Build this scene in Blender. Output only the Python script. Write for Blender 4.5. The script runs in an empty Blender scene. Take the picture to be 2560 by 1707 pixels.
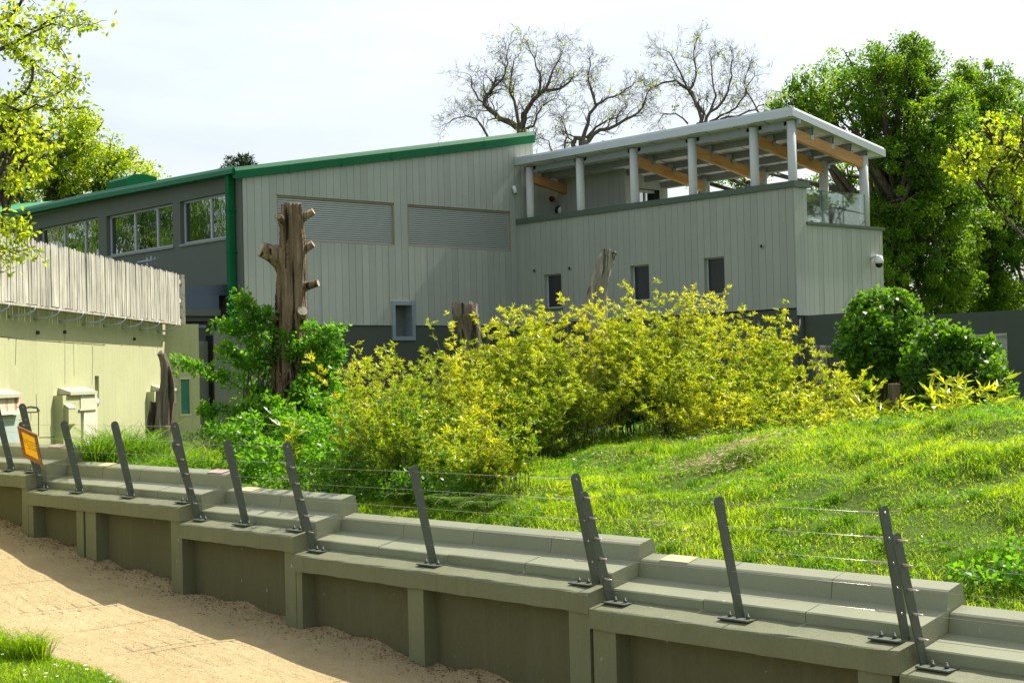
import bpy, bmesh, math, random
import numpy as np
from mathutils import Vector, Matrix

random.seed(11)
rng = np.random.default_rng(11)
sc = bpy.context.scene
COL = sc.collection

# ------------------------------------------------------------------ camera, light, exposure
# world: X runs along the hall's front, Y along the wing's front and the low wall, Z up (camera 3 m up)
CAM = np.array([0.0, 0.0, 3.0])
F, PITCH, ROLL, YAW = 3817.52, .0222350536, -.024350087, .722973905
_fw = np.array([math.sin(YAW) * math.cos(PITCH), math.cos(YAW) * math.cos(PITCH), math.sin(PITCH)])
_r0 = np.array([math.cos(YAW), -math.sin(YAW), 0.0])
_u0 = np.cross(_r0, _fw)
_rt = _r0 * math.cos(ROLL) + _u0 * math.sin(ROLL)
_up = _u0 * math.cos(ROLL) - _r0 * math.sin(ROLL)
cam_data = bpy.data.cameras.new('camera')
cam = bpy.data.objects.new('camera', cam_data)
COL.objects.link(cam)
cam.matrix_world = Matrix(((_rt[0], _up[0], -_fw[0], 0), (_rt[1], _up[1], -_fw[1], 0), (_rt[2], _up[2], -_fw[2], 3.0), (0, 0, 0, 1)))
cam_data.sensor_width = 36.0
cam_data.lens = F * 36 / 2560
cam_data.clip_start = 0.1
cam_data.clip_end = 3000
sc.camera = cam

SUN_AZ, SUN_EL = math.radians(-2), math.radians(47)
SUN = Vector((math.cos(SUN_EL) * math.cos(SUN_AZ), math.cos(SUN_EL) * math.sin(SUN_AZ), math.sin(SUN_EL)))
world = bpy.data.worlds.new('World')
sc.world = world
world.use_nodes = True
wn, wl = world.node_tree.nodes, world.node_tree.links
wn.clear()
w_out = wn.new('ShaderNodeOutputWorld')
w_bg = wn.new('ShaderNodeBackground')
w_bg.inputs['Strength'].default_value = 0.085
sky = wn.new('ShaderNodeTexSky')
sky.sky_type = 'NISHITA'
sky.sun_disc = False
sky.sun_elevation = SUN_EL
sky.sun_rotation = math.atan2(SUN.x, SUN.y)
sky.air_density = 1.0
sky.dust_density = 3.5
tc = wn.new('ShaderNodeTexCoord')
mp = wn.new('ShaderNodeMapping')
mp.inputs['Scale'].default_value = (1.3, 1.3, 5.0)
mp.inputs['Rotation'].default_value = (0.25, 0.1, 0.4)
cn = wn.new('ShaderNodeTexNoise')
cn.inputs['Scale'].default_value = 2.2
cn.inputs['Detail'].default_value = 6
cn.inputs['Roughness'].default_value = 0.55
cr = wn.new('ShaderNodeMapRange')
cr.inputs['From Min'].default_value = 0.36
cr.inputs['From Max'].default_value = 0.68
cr.inputs['To Min'].default_value = 0.33
cr.inputs['To Max'].default_value = 0.62
cm = wn.new('ShaderNodeMix')
cm.data_type = 'RGBA'
cm.inputs[7].default_value = (8.5, 8.95, 9.25, 1)        # thin bright cirrus veil
wl.new(tc.outputs['Generated'], mp.inputs['Vector'])
wl.new(mp.outputs['Vector'], cn.inputs['Vector'])
wl.new(cn.outputs['Fac'], cr.inputs['Value'])
wl.new(cr.outputs['Result'], cm.inputs[0])
wl.new(sky.outputs['Color'], cm.inputs[6])
wl.new(cm.outputs[2], w_bg.inputs['Color'])
wl.new(w_bg.outputs['Background'], w_out.inputs['Surface'])

sun_data = bpy.data.lights.new('sun', 'SUN')
sun_data.energy = 5.0
sun_data.angle = math.radians(0.53)
sun_data.color = (1.0, 0.94, 0.84)
sun = bpy.data.objects.new('sun', sun_data)
COL.objects.link(sun)
sun.rotation_euler = SUN.to_track_quat('Z', 'Y').to_euler()
sun.location = (20, 0, 40)

sc.view_settings.view_transform = 'Standard'
sc.view_settings.look = 'None'
sc.view_settings.exposure = 0.84
sc.view_settings.gamma = 1.0
sc.view_settings.use_curve_mapping = False
sc.cycles.use_denoising = True
sc.cycles.max_bounces = 8
sc.cycles.transparent_max_bounces = 12
sc.cycles.sample_clamp_indirect = 8

# ------------------------------------------------------------------ survey helpers (photo bearing + plane or distance -> world point)
def ray(x, y): return _fw + _rt * (x - 1280) / F - _up * (y - 853.5) / F
def at(x, y, d): return CAM + ray(x, y) * d
def onX(x, y, X): r = ray(x, y); return CAM + r * (X / r[0])
def onY(x, y, Y): r = ray(x, y); return CAM + r * (Y / r[1])
def onZ(x, y, Z): r = ray(x, y); return CAM + r * ((Z - 3.0) / r[2])
def proj(P):
    v = np.asarray(P, float) - CAM
    d = v @ _fw
    return 1280 + F * (v @ _rt) / d, 853.5 - F * (v @ _up) / d, d

# ------------------------------------------------------------------ materials
class N:
    def __init__(s, name):
        s.m = bpy.data.materials.new(name)
        s.m.use_nodes = True
        s.t = s.m.node_tree
        s.t.nodes.clear()
        s.out = s.n('OutputMaterial')
    def n(s, kind, **kw):
        nd = s.t.nodes.new('ShaderNode' + kind)
        for k, v in kw.items():
            if hasattr(nd, k): setattr(nd, k, v)
            else: nd.inputs[k.replace('_', ' ')].default_value = v
        return nd
    def l(s, a, b): s.t.links.new(a, b)
    def pos(s, scale=(1, 1, 1), rot=(0, 0, 0)):
        g = s.n('NewGeometry'); m = s.n('Mapping')
        m.inputs['Scale'].default_value = scale
        m.inputs['Rotation'].default_value = rot
        s.l(g.outputs['Position'], m.inputs['Vector'])
        return m.outputs['Vector']
    def noise(s, vec, scale, detail=4, rough=.55):
        t = s.n('TexNoise')
        t.inputs['Scale'].default_value = scale; t.inputs['Detail'].default_value = detail; t.inputs['Roughness'].default_value = rough
        s.l(vec, t.inputs['Vector'])
        return t.outputs['Fac']
    def rng(s, v, a, b, c, d):
        r = s.n('MapRange')
        for k, x in zip(('From Min', 'From Max', 'To Min', 'To Max'), (a, b, c, d)): r.inputs[k].default_value = x
        s.l(v, r.inputs['Value'])
        return r.outputs['Result']
    def mix(s, f, a, b, mode='MIX'):
        m = s.n('Mix'); m.data_type = 'RGBA'; m.blend_type = mode
        for i, v in ((0, f), (6, a), (7, b)):
            if isinstance(v, (int, float)): m.inputs[i].default_value = v
            elif isinstance(v, tuple): m.inputs[i].default_value = (*v[:3], 1)
            else: s.l(v, m.inputs[i])
        return m.outputs[2]
    def math(s, op, a, b=0.0):
        m = s.n('Math'); m.operation = op
        for i, v in ((0, a), (1, b)):
            if isinstance(v, (int, float)): m.inputs[i].default_value = v
            else: s.l(v, m.inputs[i])
        return m.outputs[0]
    def bump(s, h, strength, dist=.02, prev=None):
        b = s.n('Bump'); b.inputs['Strength'].default_value = strength; b.inputs['Distance'].default_value = dist
        s.l(h, b.inputs['Height'])
        if prev: s.l(prev, b.inputs['Normal'])
        return b.outputs['Normal']
    def bsdf(s, col, rough=.8, spec=.3, metal=0, normal=None):
        p = s.n('BsdfPrincipled')
        if isinstance(col, tuple): p.inputs['Base Color'].default_value = (*col, 1)
        else: s.l(col, p.inputs['Base Color'])
        if isinstance(rough, (int, float)): p.inputs['Roughness'].default_value = rough
        else: s.l(rough, p.inputs['Roughness'])
        p.inputs['Specular IOR Level'].default_value = spec
        p.inputs['Metallic'].default_value = metal
        if normal: s.l(normal, p.inputs['Normal'])
        s.l(p.outputs[0], s.out.inputs['Surface'])
        return p

def k3(c, f): return tuple(min(1, x * f) for x in c)

def paint(name, c, rough=.8, var=.14, scale=1.3, bump=.15, bscale=60, spec=.3, streak=0, stain=None, rand=0.0, metal=0, splat=0):
    """weathered painted / rendered surface: blotches, vertical rain streaks, pores, per-piece tone"""
    s = N(name)
    v = s.pos()
    col = s.mix(s.rng(s.noise(v, scale, 5, .6), .3, .7, 0, 1), k3(c, 1 - var), k3(c, 1 + var))
    fine = s.noise(v, scale * 22, 3, .6)
    col = s.mix(.5, col, s.mix(s.rng(fine, .35, .65, 0, 1), k3(c, 1 - var * .6), k3(c, 1 + var * .6)))
    if streak:
        st = s.noise(s.pos((7, 7, .35)), 1.6, 5, .65)
        col = s.mix(s.math('MULTIPLY', s.rng(st, .5, .75, 0, 1), streak), col, stain or k3(c, .45))
    if splat:
        w = s.noise(v, 16, 2, .4)
        col = s.mix(s.math('MULTIPLY', s.rng(w, .74, .78, 0, 1), splat), col, (.6, .6, .55))
    if rand:
        o = s.n('ObjectInfo')
        col = s.mix(1.0, col, s.mix(o.outputs['Random'], (1 - rand,) * 3, (1 + rand,) * 3), 'MULTIPLY')
    nm = s.bump(s.noise(v, bscale, 4, .65), bump, .01) if bump else None
    s.bsdf(col, rough, spec, metal, nm)
    return s.m

def wood(name, c1, c2, axis=2, rough=.85, fine=26, bump=.5, rand=.12, crack=.6):
    s = N(name)
    sc_ = [fine, fine, fine]; sc_[axis] = fine * .05
    g = s.noise(s.pos(tuple(sc_)), 1, 5, .6)
    col = s.mix(s.rng(g, .32, .68, 0, 1), c1, c2)
    b = s.noise(s.pos(), 1.7, 4, .6)
    col = s.mix(s.rng(b, .35, .75, 0, .55), col, k3(c1, .6))
    sc2 = [9, 9, 9]; sc2[axis] = .5
    cr_ = s.rng(s.noise(s.pos(tuple(sc2)), 1.3, 3, .5), .40, .46, 1, 0)
    col = s.mix(s.math('MULTIPLY', cr_, crack), col, k3(c1, .22))
    if rand:
        o = s.n('ObjectInfo')
        col = s.mix(1.0, col, s.mix(o.outputs['Random'], (1 - rand,) * 3, (1 + rand, 1 + rand, 1 + rand * .8)), 'MULTIPLY')
    nm = s.bump(s.math('SUBTRACT', g, s.math('MULTIPLY', cr_, .7)), bump, .02)
    s.bsdf(col, rough, .2, 0, nm)
    return s.m

def leafmat(name, c1, c2, t1, t2, fac=.45, rough=.45, spec=.35):
    s = N(name)
    a = s.n('Attribute'); a.attribute_name = 'tint'
    col = s.mix(a.outputs['Fac'], c1, c2)
    tr = s.mix(a.outputs['Fac'], t1, t2)
    p = s.bsdf(col, rough, spec)
    t = s.n('BsdfTranslucent'); s.l(tr, t.inputs['Color'])
    mx = s.n('MixShader'); mx.inputs[0].default_value = fac
    s.l(p.outputs[0], mx.inputs[1]); s.l(t.outputs[0], mx.inputs[2]); s.l(mx.outputs[0], s.out.inputs['Surface'])
    return s.m

def glass_mirror(name, tint, refl=.45, wob=.0):
    s = N(name)
    nm = s.bump(s.noise(s.pos(), 2.2, 2, .5), wob, .05) if wob else None
    p = s.bsdf(tint, .08, .5, 0, nm)
    g = s.n('BsdfGlossy'); g.inputs['Roughness'].default_value = .015
    if nm: s.l(nm, g.inputs['Normal'])
    mx = s.n('MixShader'); mx.inputs[0].default_value = refl
    s.l(p.outputs[0], mx.inputs[1]); s.l(g.outputs[0], mx.inputs[2]); s.l(mx.outputs[0], s.out.inputs['Surface'])
    return s.m

def glass_clear(name, tint):
    s = N(name)
    t = s.n('BsdfTransparent'); t.inputs['Color'].default_value = (*tint, 1)
    g = s.n('BsdfGlossy'); g.inputs['Roughness'].default_value = .01
    fr = s.n('Fresnel'); fr.inputs['IOR'].default_value = 1.5
    mx = s.n('MixShader')
    s.l(s.math('ADD', s.math('MULTIPLY', fr.outputs[0], .7), .02), mx.inputs[0])
    df = s.n('BsdfTranslucent'); df.inputs['Color'].default_value = (.62, .74, .70, 1)
    m2 = s.n('MixShader'); m2.inputs[0].default_value = .12
    s.l(t.outputs[0], m2.inputs[1]); s.l(df.outputs[0], m2.inputs[2])
    s.l(m2.outputs[0], mx.inputs[1]); s.l(g.outputs[0], mx.inputs[2]); s.l(mx.outputs[0], s.out.inputs['Surface'])
    return s.m

MAT = dict(
    clad=paint('cladding_paint', (.345, .375, .325), .75, .06, 2, .2, 90, rand=.07, streak=.14, stain=(.26, .285, .245), splat=.25),
    clad_wing=paint('cladding_paint_wing', (.325, .345, .295), .75, .05, 2, .2, 90, rand=.05, streak=.12, stain=(.4, .42, .4), splat=.3),
    render_dark=paint('dark_green_render', (.070, .085, .066), .85, .10, .7, .3, 70, streak=.15, stain=(.05, .06, .05)),
    render_mid=paint('mid_green_render', (.125, .142, .112), .85, .09, .7, .3, 70, streak=.12, stain=(.08, .09, .075)),
    gap=paint('gap_dark', (.03, .032, .028), .9, .05, 2, 0),
    green=paint('green_roof_paint', (.001, .105, .036), .6, .10, 1.2, .05, 30, spec=.15),
    green_top=paint('green_roof_sheet', (.06, .30, .14), .5, .10, 1.2, .05, 30, spec=.25),
    green_gutter=paint('green_gutter_paint', (.012, .15, .062), .5, .10, 1.2, .05, 30, spec=.25),
    silver=paint('silver_roof_trim', (.46, .50, .51), .32, .05, 1.5, .04, 30, spec=.5, metal=.25),
    white_under=paint('roof_underside', (.62, .63, .60), .6, .05, 1.5, .05, 30),
    purlin=paint('galvanised_purlin', (.24, .26, .255), .45, .12, 5, .05, 40, metal=.3),
    bracket=paint('galvanised_bracket', (.33, .36, .37), .4, .2, 9, .05, 40, metal=.5),
    column=paint('concrete_column', (.50, .52, .50), .75, .07, 3, .2, 80, splat=.3, streak=.1),
    coping_green=paint('green_coping', (.085, .115, .082), .6, .07, 2, .05, 40),
    beam=wood('glulam_beam', (.45, .225, .078), (.57, .33, .135), 0, .6, 14, .12, .04, .0),
    frame_white=paint('window_frame_grey', (.46, .49, .50), .45, .04, 2, 0),
    frame_dark=paint('dark_frame', (.05, .055, .055), .5, .05, 2, 0),
    sill=paint('grey_sill', (.24, .27, .26), .6, .06, 2, .05),
    reveal=paint('reveal_bounce_tan', (.30, .255, .18), .8, .06, 2, .1),  # tan imitates warm bounced light on the louvre reveals
    louvre=paint('louvre_grey', (.40, .44, .41), .45, .05, 2, 0, metal=.15),
    galv=paint('galvanised_frame', (.30, .36, .41), .4, .16, 7, .06, 40, metal=.45),
    win=glass_mirror('hall_window_glass', (.012, .02, .018), .5, .10),
    win_dark=glass_mirror('wing_window_glass', (.018, .020, .025), .07, .0),
    teal=glass_mirror('teal_window_glass', (.05, .22, .20), .12, .0),
    clear=glass_clear('balustrade_glass', (.84, .93, .89)),
    glass_edge=paint('glass_edge', (.05, .22, .17), .2, .05, 2, 0),
    white=paint('white_plastic', (.75, .76, .76), .4, .02, 2, 0),
    black=paint('black_plastic', (.012, .012, .013), .35, .02, 2, 0),
    red=paint('red_plastic', (.20, .01, .012), .4, .02, 2, 0),
    blue_roof=paint('blue_grey_felt', (.10, .125, .165), .7, .10, 2, .2),
    beige=paint('beige_wall_paint', (.40, .405, .22), .85, .13, .8, .4, 40, streak=.6, stain=(.30, .31, .20)),
    beige_pale=paint('beige_housing_paint', (.50, .49, .36), .7, .08, 2, .15, 40, streak=.25, stain=(.48, .36, .22)),
    hood_top=paint('pale_hood_metal', (.42, .42, .30), .6, .10, 4, .2, 40, splat=.2),
    crack=paint('crack_dark', (.05, .052, .035), .95, .1, 2, 0),
    wall_paint=paint('low_wall_paint', (.148, .156, .082), .58, .18, 1.6, .4, 55, spec=.4, streak=.4, stain=(.09, .087, .052), splat=.35),
    slab=paint('shelf_slab_paint', (.228, .238, .148), .52, .13, 2.2, .15, 50, spec=.45, splat=.5, rand=.05),
    panel=paint('low_wall_panel', (.105, .100, .046), .8, .16, 1.1, .5, 55, streak=.6, stain=(.13, .128, .08), splat=.4),
    yellow_patch=paint('yellow_patch', (.55, .45, .26), .7, .18, 6, .1),
    pink_patch=paint('pink_patch', (.45, .30, .27), .7, .22, 7, .1),
    post=paint('post_paint', (.066, .080, .056), .6, .10, 4, .12, 60, spec=.4, splat=.1),
    steel=paint('stainless_wire', (.46, .43, .38), .35, .05, 8, 0, metal=.7),
    fitting=paint('steel_fitting', (.52, .45, .40), .32, .12, 30, 0, metal=.6),
    fence=wood('weathered_fence', (.33, .315, .255), (.56, .545, .46), 2, .85, 30, .4, .14, .45),
    rail=wood('weathered_rail', (.36, .33, .25), (.52, .49, .40), 1, .85, 26, .4, .05, .4),
    trunk=wood('dead_trunk', (.095, .066, .038), (.34, .25, .15), 2, .9, 15, 1.0, 0, .95),
    grey_log=wood('grey_dead_wood', (.20, .18, .14), (.46, .42, .34), 2, .9, 18, 1.0, 0, .75),
    dark_stump=wood('dark_stump', (.085, .066, .046), (.27, .22, .155), 2, .9, 15, 1.0, 0, .85),
    cut=wood('sawn_end', (.30, .27, .19), (.46, .42, .32), 2, .9, 22, .4, 0, .4),
    post_wood=wood('brown_post', (.10, .078, .043), (.19, .15, .09), 2, .9, 22, .6, 0, .5),
    bark=wood('tree_bark', (.060, .048, .034), (.15, .125, .09), 2, .95, 9, 1.0, 0, .4),
    bark_bare=wood('bare_tree_bark', (.085, .072, .055), (.20, .175, .135), 2, .95, 9, .6, 0, .3),
    culm=paint('bamboo_culm', (.20, .19, .06), .6, .2, 5, 0),
    twig=paint('twig_bark', (.30, .27, .17), .8, .2, 5, 0),
    sign_wood=wood('sign_frame_wood', (.24, .10, .035), (.42, .20, .085), 1, .7, 26, .4, 0, .4),
    
    ink=paint('sign_ink', (.06, .03, .01), .6, .1, 5, 0),
    straw=paint('straw', (.66, .52, .28), .8, .25, 9, 0),
    daisy=paint('daisy_white', (.8, .8, .76), .7, .05, 4, 0),
    dandelion=paint('dandelion_yellow', (.75, .42, .01), .7, .1, 4, 0),
    litter=paint('leaf_litter', (.17, .105, .05), .9, .4, 30, .2),
    pebble=paint('gravel_stone', (.42, .31, .185), .9, .3, 20, .3),
)
def rusty(name, c, z0, z1, amt):
    s = N(name)
    v = s.pos()
    col = s.mix(s.rng(s.noise(v, 2.5, 5, .6), .3, .7, 0, 1), k3(c, .88), k3(c, 1.06))
    r1 = s.noise(s.pos((5, 5, .8)), 1.4, 6, .7)
    col = s.mix(s.rng(r1, amt, amt + .14, 0, .9), col, (.40, .17, .05))
    col = s.mix(s.rng(r1, amt + .1, amt + .2, 0, .9), col, (.17, .055, .018))
    s.bsdf(col, .75, .25, 0, s.bump(s.noise(v, 30, 4, .6), .2, .01))
    return s.m
MAT['rust_heavy'] = rusty('rusty_panel', (.62, .54, .42), 0, 3, .47)
MAT['rust_light'] = rusty('rust_stained_column', (.62, .56, .45), 0, 3, .60)
MAT['pale_door'] = paint('pale_blue_door', (.36, .42, .38), .5, .12, 2, .1, streak=.4, stain=(.5, .5, .42))

def ground_mat(name, c1, c2, c3, scale, bump, bd):
    s = N(name)
    v = s.pos()
    col = s.mix(s.rng(s.noise(v, scale, 6, .65), .32, .68, 0, 1), c1, c2)
    col = s.mix(s.rng(s.noise(v, scale * 16, 4, .7), .45, .72, 0, .75), col, c3)
    mid = s.noise(s.pos((1, .45, 1)), scale * 2.2, 5, .7)
    col = s.mix(s.rng(mid, .5, .74, 0, .4), col, c3)
    big = s.noise(v, scale * .25, 3, .5)
    col = s.mix(s.rng(big, .35, .7, 0, .35), col, k3(c1, .8))
    h = s.math('ADD', s.noise(v, scale * 30, 5, .7), s.math('MULTIPLY', s.noise(v, scale * 5, 4, .6), 2.0))
    s.bsdf(col, .95, .15, 0, s.bump(h, bump, bd))
    return s.m
MAT['path'] = ground_mat('sandy_path', (.46, .355, .180), (.56, .455, .25), (.34, .245, .12), 2.2, .8, .03)
MAT['earth'] = ground_mat('grassy_earth', (.070, .125, .010), (.11, .18, .016), (.10, .12, .025), 3, .9, .03)
MAT['far_ground'] = ground_mat('far_ground', (.07, .09, .03), (.10, .12, .04), (.12, .10, .05), .4, .3, .05)

MAT['sign_yellow'] = leafmat('sign_yellow', (.62, .42, .02), (.62, .42, .02), (.80, .56, .02), (.80, .56, .02), .5, .5, .3)
MAT['grass'] = leafmat('grass_blade', (.075, .165, .005), (.28, .38, .012), (.20, .46, .004), (.66, .84, .010), .52, .5, .3)
MAT['lush'] = leafmat('lush_blade', (.050, .130, .014), (.14, .26, .022), (.13, .34, .010), (.34, .54, .018), .48, .4, .4)
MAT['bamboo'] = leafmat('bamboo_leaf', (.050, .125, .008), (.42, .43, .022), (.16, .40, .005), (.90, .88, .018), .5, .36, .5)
MAT['elder'] = leafmat('elder_leaf', (.045, .135, .008), (.13, .29, .016), (.11, .38, .006), (.32, .64, .012), .48, .42, .40)
MAT['ivy'] = leafmat('ivy_leaf', (.030, .100, .007), (.11, .23, .013), (.08, .26, .005), (.30, .56, .009), .40, .42, .35)
MAT['fern'] = leafmat('fern_leaf', (.03, .085, .012), (.08, .16, .02), (.08, .22, .01), (.20, .36, .015), .45, .5, .3)
MAT['oak'] = leafmat('oak_leaf', (.034, .095, .006), (.115, .205, .012), (.10, .28, .004), (.40, .60, .008), .48, .45, .3)
MAT['lime'] = leafmat('bright_spring_leaf', (.095, .165, .010), (.27, .31, .018), (.30, .50, .008), (.80, .86, .018), .54, .45, .3)
MAT['gold'] = leafmat('golden_spring_leaf', (.14, .14, .014), (.30, .21, .02), (.36, .36, .012), (.62, .46, .02), .5, .45, .3)
MAT['conifer'] = leafmat('conifer_needle', (.012, .03, .014), (.03, .06, .025), (.02, .05, .01), (.05, .09, .02), .25, .6, .2)

# ------------------------------------------------------------------ mesh helpers
def link(name, me, mat=None, parent=None):
    o = bpy.data.objects.new(name, me)
    COL.objects.link(o)
    if mat is not None and me is not None and not me.materials:
        me.materials.append(MAT[mat] if isinstance(mat, str) else mat)
    if parent is not None: o.parent = parent
    return o

def tag(o, label=None, cat=None, group=None, kind=None):
    if label: o['label'] = label
    if cat: o['category'] = cat
    if group: o['group'] = group
    if kind: o['kind'] = kind
    return o

def empty(name, label, cat, loc=(0, 0, 0), group=None):
    o = bpy.data.objects.new(name, None)
    COL.objects.link(o)
    o.empty_display_size = .2
    o.location = loc
    return tag(o, label, cat, group)

class MB:
    """collects shapes; build() links them as one mesh object (world coordinates, moved under the parent's origin)"""
    def __init__(s): s.v = []; s.f = []; s.sm = []
    def poly(s, pts): 
        i = len(s.v); s.v += [tuple(p) for p in pts]; s.f.append(tuple(range(i, i + len(pts)))); s.sm.append(False); return s
    def box(s, a, b, skip=()):
        x0, y0, z0 = a; x1, y1, z1 = b
        i = len(s.v)
        s.v += [(x0, y0, z0), (x1, y0, z0), (x1, y1, z0), (x0, y1, z0), (x0, y0, z1), (x1, y0, z1), (x1, y1, z1), (x0, y1, z1)]
        s.f += [tuple(i + k for k in q) for q in ((0, 3, 2, 1), (4, 5, 6, 7), (0, 1, 5, 4), (1, 2, 6, 5), (2, 3, 7, 6), (3, 0, 4, 7))]
        s.sm += [False] * 6
        return s
    def obox(s, c, ax, ay, az):
        """oriented box: centre and three half-axis vectors"""
        c, ax, ay, az = (Vector(q) for q in (c, ax, ay, az))
        i = len(s.v)
        for sz in (-1, 1):
            for sx, sy in ((-1, -1), (1, -1), (1, 1), (-1, 1)): s.v.append(tuple(c + ax * sx + ay * sy + az * sz))
        s.f += [tuple(i + k for k in q) for q in ((0, 3, 2, 1), (4, 5, 6, 7), (0, 1, 5, 4), (1, 2, 6, 5), (2, 3, 7, 6), (3, 0, 4, 7))]
        s.sm += [False] * 6
        return s
    def beam(s, p, q, w, h, upv=(0, 0, 1)):
        p, q = Vector(p), Vector(q); d = (q - p); L = d.length; d.normalize()
        sd = d.cross(Vector(upv)).normalized(); u = sd.cross(d)
        return s.obox((p + q) / 2, d * L / 2, sd * w / 2, u * h / 2)
    def loft(s, rings, caps=True, smooth=False):
        i = len(s.v); n = len(rings[0])
        for r in rings: s.v += [tuple(p) for p in r]
        for k in range(len(rings) - 1):
            for j in range(n):
                a = i + k * n + j; b = i + k * n + (j + 1) % n
                s.f.append((a, b, b + n, a + n)); s.sm.append(smooth)
        if caps:
            s.f.append(tuple(i + j for j in reversed(range(n)))); s.f.append(tuple(i + (len(rings) - 1) * n + j for j in range(n))); s.sm += [False, False]
        return s
    def prismY(s, prof, y0, y1, n=1, jit=0.0, skew=0.0, x0=0.0):
        rings = []
        for k in range(n + 1):
            y = y0 + (y1 - y0) * k / n
            rings.append([(x + (random.uniform(-jit, jit) if jit else 0), y + skew * (x - x0), z + (random.uniform(-jit, jit) if jit else 0)) for x, z in prof])
        return s.loft(rings)
    def tube(s, pts, rad, n=6, caps=True, smooth=True):
        pts = [Vector(p) for p in pts]
        rings = []; ref = None
        for k, p in enumerate(pts):
            d = (pts[min(k + 1, len(pts) - 1)] - pts[max(k - 1, 0)])
            if d.length < 1e-9: d = Vector((0, 0, 1))
            d.normalize()
            if ref is None: ref = d.orthogonal().normalized()
            ref = ref - d * ref.dot(d)
            if ref.length < 1e-6: ref = d.orthogonal()
            ref.normalize(); b = d.cross(ref)
            r = rad[k] if hasattr(rad, '__len__') else rad
            rings.append([p + ref * (r * math.cos(t)) + b * (r * math.sin(t)) for t in (2 * math.pi * j / n for j in range(n))])
        return s.loft(rings, caps, smooth)
    def build(s, name, mat, parent=None, origin=None):
        me = bpy.data.meshes.new(name)
        o0 = Vector(origin) if origin is not None else (Vector(parent.location) if parent is not None and parent.parent is None else Vector((0, 0, 0)))
        if parent is not None and parent.parent is not None: o0 = Vector(parent.parent.location)
        v = [(x - o0.x, y - o0.y, z - o0.z) for x, y, z in s.v]
        me.from_pydata(v, [], s.f)
        if any(s.sm): me.polygons.foreach_set('use_smooth', s.sm)
        me.update()
        ob = link(name, me, mat, parent)
        if parent is None and origin is not None: ob.location = origin
        return ob

def quads_mesh(name, V, mat, tint=None, parent=None, k=4):
    """numpy mesh of separate k-gons; V has shape (n, k, 3)"""
    n = V.shape[0]
    me = bpy.data.meshes.new(name)
    o0 = np.array(parent.location) if parent is not None else np.zeros(3)
    me.vertices.add(n * k)
    me.vertices.foreach_set('co', (V.reshape(-1, 3) - o0).astype(np.float32).ravel())
    me.loops.add(n * k)
    me.loops.foreach_set('vertex_index', np.arange(n * k, dtype=np.int32))
    me.polygons.add(n)
    me.polygons.foreach_set('loop_start', np.arange(0, n * k, k, dtype=np.int32))
    me.update(calc_edges=True)
    if tint is not None:
        a = me.attributes.new('tint', 'FLOAT', 'POINT')
        a.data.foreach_set('value', np.repeat(np.clip(tint, 0, 1), k).astype(np.float32))
    return link(name, me, mat, parent)

def unit(a): return a / np.maximum(np.linalg.norm(a, axis=-1, keepdims=True), 1e-9)

def leaves(C, D, L, W, nrm=None, fold=.15):
    """leaf quads: base C, axis D (unit), length L, width W; n x 4 x 3 (diamond, slightly folded)"""
    n = len(C)
    if nrm is None: nrm = rng.normal(size=(n, 3)); nrm[:, 2] += .6
    S = unit(np.cross(D, nrm)); U = np.cross(S, D)
    L = np.broadcast_to(np.asarray(L, float).reshape(-1, 1), (n, 1)); W = np.broadcast_to(np.asarray(W, float).reshape(-1, 1), (n, 1))
    mid = C + D * L * .45 + U * L * fold * rng.uniform(-.5, 1, (n, 1))
    return np.stack([C, mid + S * W / 2, C + D * L, mid - S * W / 2], 1)

def wall_openings(mb, axis, pos, thick, u0, u1, z0, z1, ops):
    """wall slab with rectangular holes; axis 'X': plane x=pos, u along Y; axis 'Y': plane y=pos, u along X"""
    us = sorted({u0, u1, *[q for o in ops for q in o[:2]]}); zs = sorted({z0, z1, *[q for o in ops for q in o[2:]]})
    for a, b in zip(us, us[1:]):
        for c, d in zip(zs, zs[1:]):
            mu, mz = (a + b) / 2, (c + d) / 2
            if any(o[0] < mu < o[1] and o[2] < mz < o[3] for o in ops): continue
            if axis == 'X': mb.box((pos, a, c), (pos + thick, b, d))
            else: mb.box((a, pos, c), (b, pos + thick, d))
    return mb

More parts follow.
